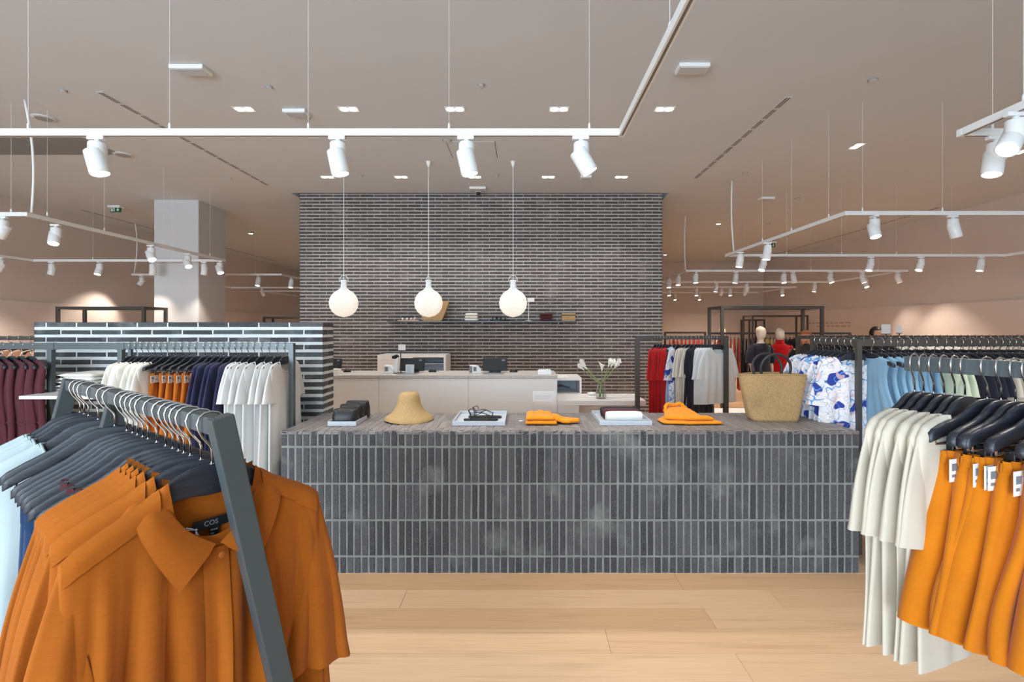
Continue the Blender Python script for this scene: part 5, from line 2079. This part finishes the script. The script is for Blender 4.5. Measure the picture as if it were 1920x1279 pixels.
# vase with callas
VX, VY, VZ = at(1127, 748, 5.85).x, 5.85, .758
t = thing('glass_vase', 'clear glass vase with white callas on the side table', 'vase', (VX, VY, VZ))
MB().lathe([(0, .002), (.058, .002), (.062, .01), (.064, .06), (.052, .13), (.040, .18), (.045, .235), (.042, .235), (.037, .18), (.049, .13), (.060, .06), (.056, .012), (0, .010)], 28, caps=False).build('glass', 'clear_glass', t, smooth=True)
MB().lathe([(0, .0105), (.055, .0125), (.0585, .058), (.0560, .085), (0, .085)], 28, caps=False).build('water', 'clear_glass', t, smooth=True)
fl = [(-.185, .385, 1), (-.165, .345, 1), (-.20, .335, -1), (.005, .33, 0), (.085, .375, -1), (.12, .37, 0), (.165, .385, 1), (.150, .350, 1)]
for i, (fx, fz, d) in enumerate(fl):
    c = thing('calla_lily', 'white calla lily on a bent green stem in the vase', 'flower', (VX, VY, VZ), 0, 'callas in the glass vase')
    yy = (i % 3 - 1) * .03
    pth = [cat_rom([Vector((-fx * .14, -yy, .02)), Vector((0, 0, .16)), Vector((fx * .45, yy, fz * .68)), Vector((fx, yy, fz))], q / 14) for q in range(15)]
    MB().tube(pth, .0042, 7).build('stem', 'stem_green', c, smooth=True)
    dirv = (pth[-1] - pth[-3]).normalized()
    M = Matrix.Translation(pth[-1]) @ dirv.to_track_quat('Z', 'Y').to_matrix().to_4x4()

    def spathe(u, v):
        a = 2 * PI * u
        r_ = .006 + .026 * v ** 1.5
        z_ = .075 * v + .035 * v * v * max(0, math.cos(a)) ** 2 - .012 * v * max(0, -math.cos(a))
        return M @ Vector((r_ * math.cos(a) + .012 * v * v * max(0, math.cos(a)), r_ * math.sin(a), z_))
    MB().grid(16, 8, spathe, closed=True).build('spathe', 'petal', c, smooth=True)
    MB().tube([M @ Vector((0, 0, .01)), M @ Vector((.002, 0, .055))], [.004, .0025], 6).build('spadix', 'yellow_cloth', c)
t = thing('small_dish', 'small white dish behind the glass vase', 'dish', (at(1109, 736, 6.15).x, 6.15, .758))
MB().lathe([(0, 0), (.035, 0), (.055, .03), (.052, .03), (.034, .004), (0, .004)], 20, caps=False).build('bowl', 'white_metal', t, smooth=True)
MB().lathe([(.034, -.0), (.036, .004)], 20).build('foot_ring', 'white_metal', t)

# ------------------------------------------------------------------ wall shelf and its things
SY, SZ = 8.40, H + (CY - 602) / F * 8.40
x0, x1 = (725 - CX) / F * 8.4, (1081 - CX) / F * 8.4
t = thing('wall_shelf', 'thin grey shelf on the brick wall below the pendants', 'shelf', (x0, 8.40, SZ))
MB().box(0, x1 - x0, 0, .285, -.022, 0).build('board', 'rail_paint', t, bevel=.002)
for k in range(3):
    MB().box(.3 + k * 1.3, .33 + k * 1.3, .06, .285, -.045, -.022).build('bracket', 'rail_paint', t)
sx = lambda px: (px - CX) / F * 8.5
for k, (dx, rz) in enumerate(((-.06, .2), (.09, -.3))):
    t = thing('white_sandal', 'white sandal at the low wall end of the wall shelf', 'sandal', (sx(764) + dx, 8.52, SZ), rz, 'white sandals on the wall shelf')
    MB().lathe([(.98, 0), (1, .006), (1, .016), (.97, .02)], 22, M=Matrix.Diagonal((.115, .042, 1, 1))).build('sole', 'peach', t)
    for xx in (.04, -.03):
        MB().tube([(xx, -.04, .015), (xx + .005, -.02, .055), (xx + .005, .02, .055), (xx, .04, .015)], .013, 8, flat=.4).build('strap', 'white_metal', t, smooth=True)
t = thing('shelf_tote', 'tan leather tote leaning on the wall shelf behind a pendant', 'bag', (sx(812), 8.50, SZ))
MB().prism([(-.17, 0), (.15, 0), (.17, .03), (.275, .30), (.28, .34), (-.23, .36), (-.19, .05)], -.05, .05).build('bag_body', 'straw_bag', t, bevel=.015)
for yy in (-.03, .03):
    MB().tube([(-.10, yy, .345), (-.08, yy, .46), (.0, yy, .50), (.08, yy, .46), (.10, yy, .345)], .008, 8).build('handle', 'straw_bag', t, smooth=True)
MB().box(-.16, .14, -.048, .048, -.0, .012).build('base_panel', 'straw_bag', t)
for k in range(3):
    folded(sx(884) - .118 + .004 * k, sx(884) + .118 - .003 * k, 8.43, 8.66, SZ + k * .044, .044, 'ivory_cotton', 'folded_tee', 'ivory folded top, %s up in its stack on the wall shelf' % ORD[k], 'ivory tops on the wall shelf', k)
for k, dx in enumerate((-.03, .05)):
    t = thing('black_shoe', 'black strap shoe in the middle of the wall shelf', 'shoe', (sx(936) + dx, 8.50 + k * .07, SZ), .15 * k, 'black shoes on the wall shelf')
    MB().lathe([(.95, 0), (1, .008), (1, .022), (.96, .028)], 22, M=Matrix.Diagonal((.125, .042, 1, 1))).build('sole', 'black_leather', t)
    for xx, hh in ((.05, .055), (-.02, .075), (-.085, .085)):
        MB().tube([(xx, -.038, .02), (xx, -.03, hh * .8), (xx, 0, hh), (xx, .03, hh * .8), (xx, .038, .02)], .016, 8, flat=.4).build('strap', 'black_leather', t, smooth=True)
t = thing('jewellery_stand', 'slim white display stand behind the last pendant', 'stand', (sx(991), 8.52, SZ))
MB().lathe([(.06, 0), (.06, .008), (.005, .012)], 18).build('base', 'white_metal', t)
MB().tube([(0, 0, .01), (0, 0, .40)], .006, 8).build('pole', 'white_metal', t)
MB().box(-.02, .10, -.006, .006, .33, .40).build('card', 'paper', t)
for k in range(3):
    folded(sx(1024) - .115, sx(1024) + .115, 8.43, 8.66, SZ + k * .044, .044, 'maroon', 'folded_tee', 'maroon folded top, %s up in its stack on the wall shelf' % ORD[k], 'maroon tops on the wall shelf', k + 8)
t = thing('straw_clutch', 'straw box clutch with black band at the shelf end', 'bag', (sx(1066), 8.53, SZ))
MB().box(-.115, .115, -.055, .055, 0, .10).build('body', 'straw_bag', t, bevel=.006)
MB().box(-.117, .117, -.057, .057, .102, .135).build('lid', 'straw_bag', t, bevel=.006)
MB().box(-.118, .118, -.058, .058, .094, .108).build('band', 'black_leather', t)

# ------------------------------------------------------------------ tall frames
def tall_frame(lab, x0, x1, y0, y1, z, b=.045):
    t = thing('tall_frame', lab, 'frame', (x0, y0, 0))
    X, Y = x1 - x0, y1 - y0
    for x in (0, X):
        for y in (0, Y):
            MB().box(x - b / 2, x + b / 2, y - b / 2, y + b / 2, 0, z - b).build('post', 'frame_bronze', t)
    for y in (0, Y):
        MB().box(-b / 2, X + b / 2, y - b / 2, y + b / 2, z - b, z).build('top_bar', 'frame_bronze', t)
    for x in (0, X):
        MB().box(x - b / 2, x + b / 2, b / 2, Y - b / 2, z - b, z).build('cross_bar', 'frame_bronze', t)
    return t


tall_frame('tall open bronze frame around the mannequins', 3.20, 4.81, 8.0, 8.55, 1.94)
tall_frame('tall open bronze frame deeper behind the mannequins', 6.55, 8.12, 14.2, 14.78, 1.94)
tall_frame('smallest bronze frame close to the far wall', 7.55, 8.05, 16.6, 17.2, 1.86, .05)
tall_frame('tall open bronze frame beyond the low brick wall', -7.70, -6.28, 8.2, 8.7, 1.94)
tall_frame('tall open bronze frame seen past the square column', -8.9, -7.2, 17.0, 17.6, 1.95, .06)

# ------------------------------------------------------------------ racks further back
BY, BZ = 5.5, 1.504
rb = thing('rack_frame', 'bronze rack with white tees behind the straw tote', 'rack', (2.24, BY, 0))
MB().box(-1.0, .02, -.010, .010, BZ - .04, BZ).build('rail', 'frame_bronze', rb)
for x in (-.98, 0):
    MB().box(x - .025, x + .025, -.02, .02, 0, BZ - (.04 if x else -.001)).build('post', 'frame_bronze', rb)
items = [('red', 1.46 + .032 * i) for i in range(6)] + [('blue', 1.68), ('print', 1.715)] + [('beige', 1.78 + .045 * i) for i in range(3)] + [('dn', 1.92), ('dn', 1.955)] + [('white', 2.01 + .03 * i) for i in range(6)]
itc = {}
for i, (k, x) in enumerate(items):
    wk = ORD[itc.get(k, 0)]
    itc[k] = itc.get(k, 0) + 1
    p = (x, BY, BZ)
    rz = R(58 if k == 'red' else 46 if k in ('blue', 'print', 'beige') else 40 if k == 'dn' else 26) + R(rg.uniform(-3, 3))
    sp = {'red': (tee_parts('red_cloth', i % 2, L=1.0, hem=.26, sl=.30, fl=.05), 'dress', wk + ' red short sleeve dress counted from the brick wall corner', 'dress', 'red dresses by the brick wall'),
          'blue': (tank_parts('light_blue', 0, L=.62, hem=.24), 'tank_top', 'pale blue sleeveless top next to the red dresses', 'top', None),
          'print': (tee_parts('scribble_print', 0, L=.85, hem=.27, sl=.30, fl=.10, hw=.19, A=.02, T=.024), 'printed_dress', 'blue and white printed dress behind the pale blue top', 'dress', None),
          'beige': (tee_parts('beige_cloth', i % 2, L=1.0, sl=.27, fl=.08), 'dress', wk + ' beige short sleeve dress counted from the printed dress', 'dress', 'beige dresses behind the tote'),
          'dn': (tee_parts('dark_navy', i % 2, L=1.05, sl=.24, fl=.05, hem=.3), 'dress', wk + ' dark navy dress counted from the beige dresses', 'dress', 'navy dresses behind the tote'),
          'white': (tee_parts('white_cotton', i % 3, L=.62, hem=.27, sl=.30, fl=.10, hw=.20, T=.02), 'tee_shirt', wk + ' boxy white tee counted from the navy dresses behind the tote', 'tee', 'white tees behind the tote')}[k]
    hanger(p, rz, {'red': 'charcoal hanger in the %s red dress' % wk, 'blue': 'charcoal hanger in the pale blue top', 'print': 'charcoal hanger in the printed dress', 'beige': 'charcoal hanger in the %s beige dress' % wk,
                   'dn': 'charcoal hanger in the %s navy dress' % wk, 'white': 'charcoal hanger in the %s boxy white tee' % wk}[k] + ' behind the counter', None if k in ('blue', 'print') else 'hangers behind the tote, ' + k)
    put(sp[0], sp[1], sp[2], sp[3], p, rz, sp[4])


def back_rack(lab, x0, x1, y, z, seq, rz, step, grp, where):
    t = thing('rack_frame', lab, 'rack', (x0, y, 0))
    MB().box(0, x1 - x0, -.01, .01, z - .04, z).build('rail', 'frame_bronze', t)
    for x in (.02, x1 - x0 - .02):
        MB().box(x - .02, x + .02, -.02, .02, 0, z - .04).build('post', 'frame_bronze', t)
    x = x0 + .12
    i = 0
    for mat, nm, n, L in seq:
        for q in range(n):
            if x > x1 - .1:
                return
            a = rz + R(rg.uniform(-4, 4))
            hanger((x, y, z), a, 'charcoal hanger in the %s %s ' % (ORD[q], nm) + where, 'hangers ' + where)
            put(tee_parts(mat, q % 2, L=L, sl=.2), 'blouse' if L < .8 else 'dress', '%s %s of its row ' % (ORD[q], nm) + where, 'top' if L < .8 else 'dress', (x, y, z), a, nm + 's ' + where)
            x += step
            i += 1


back_rack('bronze rack behind the mannequins with mixed garments', 3.5, 6.2, 9.4, 1.50,
          [('coral', 'coral top', 7, .95), ('black_cloth', 'black dress', 6, .85), ('yellow_cloth', 'yellow top', 2, .6), ('beige_cloth', 'beige top', 3, .6), ('black_cloth', 'black top', 7, .75), ('ivory_cotton', 'ivory top', 4, .6), ('black_cloth', 'black coat', 5, .9)],
          R(68), .075, 'm', 'behind the mannequins')
back_rack('long bronze rack behind the dusty blue tops', 3.3, 7.4, 6.0, 1.50,
          [('black_cloth', 'black top', 12, .6), ('ivory_cotton', 'ivory top', 9, .6), ('beige_cloth', 'beige top', 9, .6), ('light_blue', 'pale blue top', 8, .6), ('ivory_cotton', 'ivory blouse', 8, .6)],
          R(90), .085, 'm', 'on the long rack past the box rack')
back_rack('bronze rack with red garments deep behind the counter', 3.0, 3.9, 10.6, 1.50,
          [('coral', 'coral blouse', 4, .6), ('red_cloth', 'red top', 5, .6)], R(75), .085, 'm', 'deep behind the counter')

# small rack signs
for px, py, w_, h_, lab in ((1661, 617, .105, .115, 'larger white card sign standing on the long rack'), (1686, 618, .06, .08, 'smaller white card sign standing on the long rack')):
    p = at(px, py, 6.0)
    t = thing('card_sign', lab, 'sign', (p.x, 6.0, 1.50))
    MB().box(-w_ / 2, w_ / 2, -.004, .004, p.z - 1.50 - h_ / 2, p.z - 1.50 + h_ / 2).build('card', 'paper', t)
    MB().box(-w_ / 2 - .003, w_ / 2 + .003, -.008, .008, p.z - 1.5 - h_ / 2 - .008, p.z - 1.5 - h_ / 2).build('holder', 'frame_bronze', t)
    MB().box(-.006, .006, -.004, .004, 0, p.z - 1.5 - h_ / 2).build('stem', 'frame_bronze', t)

# low bench shelf glimpsed past the white tees
t = thing('display_bench', 'low pale display bench past the white tees', 'bench', (2.45, 6.6, 0))
MB().box(0, .9, 0, .5, .40, .44).build('top', 'white_lacquer', t)
for x in (.03, .87):
    MB().box(x - .02, x + .02, .03, .47, 0, .40).build('leg', 'white_lacquer', t)


# ------------------------------------------------------------------ figures
def skin_body(name, joints, edges, mat, parent, sub=2):
    """joints: name -> (x, y, z, r) or (.., rx, ry)"""
    names = list(joints)
    me = bpy.data.meshes.new(name)
    me.from_pydata([joints[n][:3] for n in names], [(names.index(a), names.index(b)) for a, b in edges], [])
    o = mobj(name, me, parent)
    md = o.modifiers.new('skin', 'SKIN')
    me.skin_vertices  # created by the modifier
    lay = me.skin_vertices[0] if me.skin_vertices else None
    if lay is None:
        return o
    for i, n in enumerate(names):
        j = joints[n]
        lay.data[i].radius = (j[3], j[4] if len(j) > 4 else j[3])
        lay.data[i].use_root = (i == 0)
    md.use_smooth_shade = True
    sb = o.modifiers.new('smooth', 'SUBSURF')
    sb.levels = sb.render_levels = sub
    me.materials.append(MATS[mat])
    return o


def mannequin(lab, x, y, hgt, rz, mat, skin, collar=False):
    k = hgt / 1.75
    t = thing('mannequin', lab, 'mannequin', (x, y, 0), rz)
    body = MB()
    # torso, neck and head as one lofted surface, legs and arms join it; welded by a voxel remesh
    rings = [(.86, .150, .105), (.93, .165, .115), (1.02, .150, .105), (1.10, .128, .092), (1.18, .140, .100), (1.28, .160, .110), (1.37, .175, .095), (1.42, .150, .080),
             (1.455, .075, .062), (1.49, .052, .055), (1.53, .050, .056)]
    body.lathe([(1, 0)], 3) if False else None
    N = 24
    vs, fs = [], []
    hd = [(1.545, .055, .068, -.005), (1.565, .064, .082, -.012), (1.60, .072, .093, -.010), (1.65, .077, .098, -.004), (1.69, .074, .095, .0), (1.725, .058, .078, .004), (1.745, .030, .042, .004), (1.75, .004, .006, .004)]
    allr = [(z, a, b, 0.0) for z, a, b in rings] + hd
    for z, a, b, oy in allr:
        for q in range(N):
            th = 2 * PI * q / N
            vs.append((a * math.cos(th) * k, (b * math.sin(th) + oy) * k, z * k))
    for i in range(len(allr) - 1):
        for q in range(N):
            l = (q + 1) % N
            fs.append((i * N + q, i * N + l, (i + 1) * N + l, (i + 1) * N + q))
    fs += [tuple(reversed(range(N))), tuple((len(allr) - 1) * N + q for q in range(N))]
    body.add(vs, fs)
    for s in (-1, 1):
        body.tube([(s * .15 * k, 0, 1.395 * k), (s * .20 * k, .005, 1.33 * k), (s * .225 * k, .01, 1.12 * k), (s * .215 * k, -.02, 1.06 * k), (s * .205 * k, -.05, .86 * k), (s * .20 * k, -.06, .80 * k)],
                  [.050 * k, .047 * k, .037 * k, .036 * k, .024 * k, .030 * k], 12)
        for q, ln in enumerate((.085, .10, .105, .095)):
            body.tube([(s * .20 * k, (-.085 + q * .017) * k, .80 * k), (s * .198 * k, (-.090 + q * .018) * k, (.80 - ln) * k)], [.0105 * k, .008 * k], 8)
        body.tube([(s * .195 * k, -.085 * k, .82 * k), (s * .18 * k, -.105 * k, .76 * k)], [.011 * k, .008 * k], 8)
        body.tube([(s * .085 * k, 0, .92 * k), (s * .088 * k, -.005, .70 * k), (s * .082 * k, -.008, .48 * k), (s * .080 * k, .012, .34 * k), (s * .075 * k, .01, .09 * k), (s * .075 * k, .0, .04 * k)],
                  [.085 * k, .078 * k, .055 * k, .055 * k, .034 * k, .038 * k], 14)
        body.tube([(s * .075 * k, .03 * k, .032 * k), (s * .078 * k, -.07 * k, .028 * k), (s * .08 * k, -.15 * k, .018 * k)], [.032 * k, .034 * k, .016 * k], 12)
    # nose hint
    body.tube([(0, -.085 * k, 1.665 * k), (0, -.106 * k, 1.62 * k), (0, -.085 * k, 1.612 * k)], [.008, .011, .008], 8)
    o = body.build('figure', skin, t, smooth=True)
    rm = o.modifiers.new('join', 'REMESH')
    rm.mode = 'VOXEL'
    rm.voxel_size = .011
    rm.use_smooth_shade = True
    sm_ = o.modifiers.new('soften', 'SMOOTH')
    sm_.iterations = 4
    # dress
    dr_ = [(.55, .235, .165), (.75, .215, .155), (.95, .195, .140), (1.10, .170, .122), (1.25, .185, .130), (1.36, .198, .115), (1.425, .165, .098), (1.452, .10, .080)]
    if collar:
        dr_ += [(1.47, .078, .078), (1.515, .070, .074), (1.53, .074, .080)]
    d = MB()
    fo = Folds(int(x * 10), 5, 2, 6)
    NN = 40

    def fn(u, v):
        f = v * (len(dr_) - 1)
        i = min(int(f), len(dr_) - 2)
        q = f - i
        z, a, b = [lerp(dr_[i][c], dr_[i + 1][c], q) for c in range(3)]
        th = 2 * PI * u
        e = 1 + .03 * fo(math.sin(th), v) * (1 - v)
        return Vector((a * e * math.cos(th) * k, b * e * math.sin(th) * k, z * k))
    d.grid(NN, 30, fn, closed=True)
    d.build('dress', mat, t, smooth=True)
    for s in (-1, 1):
        MB().tube([(s * .145 * k, 0, 1.40 * k), (s * .205 * k, .005, 1.33 * k), (s * .235 * k, .008, 1.20 * k), (s * .243 * k, .006, 1.10 * k)], [.066 * k, .070 * k, .066 * k, .070 * k], 16, caps=False).build('sleeve', mat, t, smooth=True)
    MB().lathe([(.17, 0), (.17, .01), (.02, .014)], 24).build('stand_plate', 'frame_bronze', t)
    return t


mannequin('pale mannequin in a dark navy dress inside the tall frame', 3.87, 8.1, 1.61, R(18), 'dark_navy', 'mannequin_skin')
mannequin('cream mannequin in a bright red high neck dress', 4.31, 8.35, 1.585, R(-8), 'red_cloth', 'mannequin_skin', collar=True)
mannequin('pale mannequin with its head behind the frame post', 4.36, 10.9, 1.59, R(10), 'beige_cloth', 'mannequin_skin')


def person(lab, x, y, hgt, rz, lean, top, hair, bun=False):
    k = hgt / 1.70
    t = thing('person', lab, 'person', (x, y, 0), rz)
    b = MB()
    c, s_ = math.cos(lean), math.sin(lean)

    def L(x_, y_, z_):    # upper body bends at the hip, toward -y
        if z_ > .90:
            q = z_ - .90
            return Vector((x_ * k, (y_ * c - q * s_) * k, (.90 + q * c + y_ * s_ * -1 * 0) * k))
        return Vector((x_ * k, y_ * k, z_ * k))
    N = 22
    rings = [(.84, .160, .11, 0), (.92, .170, .118, 0), (1.02, .148, .105, 0), (1.12, .145, .105, 0), (1.24, .165, .112, 0), (1.33, .178, .098, 0), (1.385, .140, .078, 0), (1.42, .062, .060, -.005), (1.46, .050, .053, -.01),
             (1.485, .052, .066, -.018), (1.51, .062, .082, -.022), (1.55, .070, .092, -.018), (1.60, .075, .097, -.010), (1.645, .072, .093, -.006), (1.68, .054, .072, -.002), (1.698, .02, .03, 0), (1.70, .004, .006, 0)]
    vs, fs = [], []
    for z, a, bb, oy in rings:
        for q in range(N):
            th = 2 * PI * q / N
            vs.append(L(a * math.cos(th), bb * math.sin(th) + oy, z))
    for i in range(len(rings) - 1):
        for q in range(N):
            l = (q + 1) % N
            fs.append((i * N + q, i * N + l, (i + 1) * N + l, (i + 1) * N + q))
    fs += [tuple(reversed(range(N))), tuple((len(rings) - 1) * N + q for q in range(N))]
    b.add(vs, fs)
    for s in (-1, 1):
        arm = [L(s * .15, 0, 1.36), L(s * .20, .0, 1.28), L(s * .225, -.02, 1.08), L(s * .20, -.16, .98), L(s * .17, -.27, 1.0)]
        b.tube(arm, [.05 * k, .047 * k, .038 * k, .030 * k, .026 * k], 12)
        hp = L(s * .165, -.31, 1.0)
        b.tube([arm[-1], hp], [.026 * k, .034 * k], 10, flat=.6)
        for q in range(4):
            b.tube([hp + Vector(((-.024 + q * .016) * k, 0, 0)), hp + Vector(((-.026 + q * .017) * k, (-.055 - .008 * (q in (1, 2))) * k, -.015 * k)), hp + Vector(((-.026 + q * .017) * k, -.075 * k, -.04 * k))], [.0095 * k, .0085 * k, .007 * k], 8)
        b.tube([hp + Vector((-s * .028 * k, .03 * k, 0)), hp + Vector((-s * .05 * k, -.01 * k, -.005 * k))], [.011 * k, .008 * k], 8)
        b.tube([(s * .088 * k, 0, .90 * k), (s * .09 * k, -.005, .68 * k), (s * .085 * k, -.01, .46 * k), (s * .083 * k, .012, .33 * k), (s * .078 * k, .01, .09 * k), (s * .078 * k, 0, .045 * k)],
               [.09 * k, .080 * k, .057 * k, .057 * k, .036 * k, .04 * k], 14)
        b.tube([(s * .078 * k, .035 * k, .036 * k), (s * .08 * k, -.07 * k, .032 * k), (s * .082 * k, -.16 * k, .022 * k)], [.034 * k, .036 * k, .018 * k], 12)
        ear = L(s * .076, .0, 1.575)
        b.tube([ear + Vector((0, 0, -.025 * k)), ear, ear + Vector((0, 0, .025 * k))], [.006, .012, .006], 8)
    n0, n1, n2 = L(0, -.112, 1.585), L(0, -.128, 1.553), L(0, -.108, 1.545)
    b.tube([n0, n1, n2], [.008, .012, .008], 8)
    o = b.build('figure', 'skin', t, smooth=True)
    rm = o.modifiers.new('join', 'REMESH')
    rm.mode = 'VOXEL'
    rm.voxel_size = .011
    rm.use_smooth_shade = True
    o.modifiers.new('soften', 'SMOOTH').iterations = 4
    # face
    ey = MB()
    for s in (-1, 1):
        e = L(s * .031, -.098, 1.595)
        ey.lathe([(0, -.008), (.008, 0), (0, .008)], 10, tuple(e), caps=False)
    ey.build('eyes', 'hair_dark', t, smooth=True)
    m0 = L(0, -.106, 1.515)
    MB().tube([m0 + Vector((-.022, .006, 0)), m0, m0 + Vector((.022, .006, 0))], [.003, .006, .003], 8).build('mouth', 'ribbon', t, smooth=True)
    # clothes
    cl = MB()
    cr = [(.80, .185, .135), (.92, .182, .130), (1.05, .168, .122), (1.20, .178, .124), (1.33, .192, .110), (1.39, .150, .090), (1.415, .085, .072)]

    def fn(u, v):
        f = v * (len(cr) - 1)
        i = min(int(f), len(cr) - 2)
        q = f - i
        z, a, bb = [lerp(cr[i][w_], cr[i + 1][w_], q) for w_ in range(3)]
        th = 2 * PI * u
        return L(a * math.cos(th), bb * math.sin(th), z)
    cl.grid(30, 20, fn, closed=True)
    for s in (-1, 1):
        cl.tube([L(s * .14, 0, 1.37), L(s * .205, .0, 1.28), L(s * .23, -.02, 1.08)], [.064 * k, .066 * k, .058 * k], 14, caps=False)
    cl.build('top', top, t, smooth=True)
    tr_ = MB()
    for s in (-1, 1):
        tr_.tube([(s * .088 * k, 0, .93 * k), (s * .092 * k, -.005, .68 * k), (s * .088 * k, -.008, .46 * k), (s * .083 * k, .008, .10 * k)], [.105 * k, .094 * k, .075 * k, .065 * k], 16, caps=False)
    tr_.build('trousers', 'black_cloth', t, smooth=True)
    # hair
    hr = MB()

    def hf(u, v):
        th = 2 * PI * u
        z = lerp(1.715, 1.50 if not bun else 1.36, v)
        a = .088 * math.sqrt(max(0, 1 - ((z - 1.60) / .118) ** 2)) if z > 1.60 else .088 - .03 * (1.60 - z)
        fr_ = max(0, -math.sin(th))
        y_ = a * 1.22 * math.sin(th)
        if z < 1.64 and fr_ > .35:
            y_ = -.02
        return L(a * math.cos(th) * (1.0 if not (z < 1.64 and fr_ > .35) else 1.02), y_, z)
    hr.grid(30, 16, hf, closed=True)
    hr.build('hair', hair, t, smooth=True)
    return t


person('person with dark hair standing past the long rack', 6.0, 8.5, 1.60, R(20), 0.05, 'black_cloth', 'hair_dark')
person('auburn haired person in black leaning forward near the mannequins', 4.33, 7.55, 1.62, R(-35), 0.45, 'black_cloth', 'hair_auburn', bun=True)
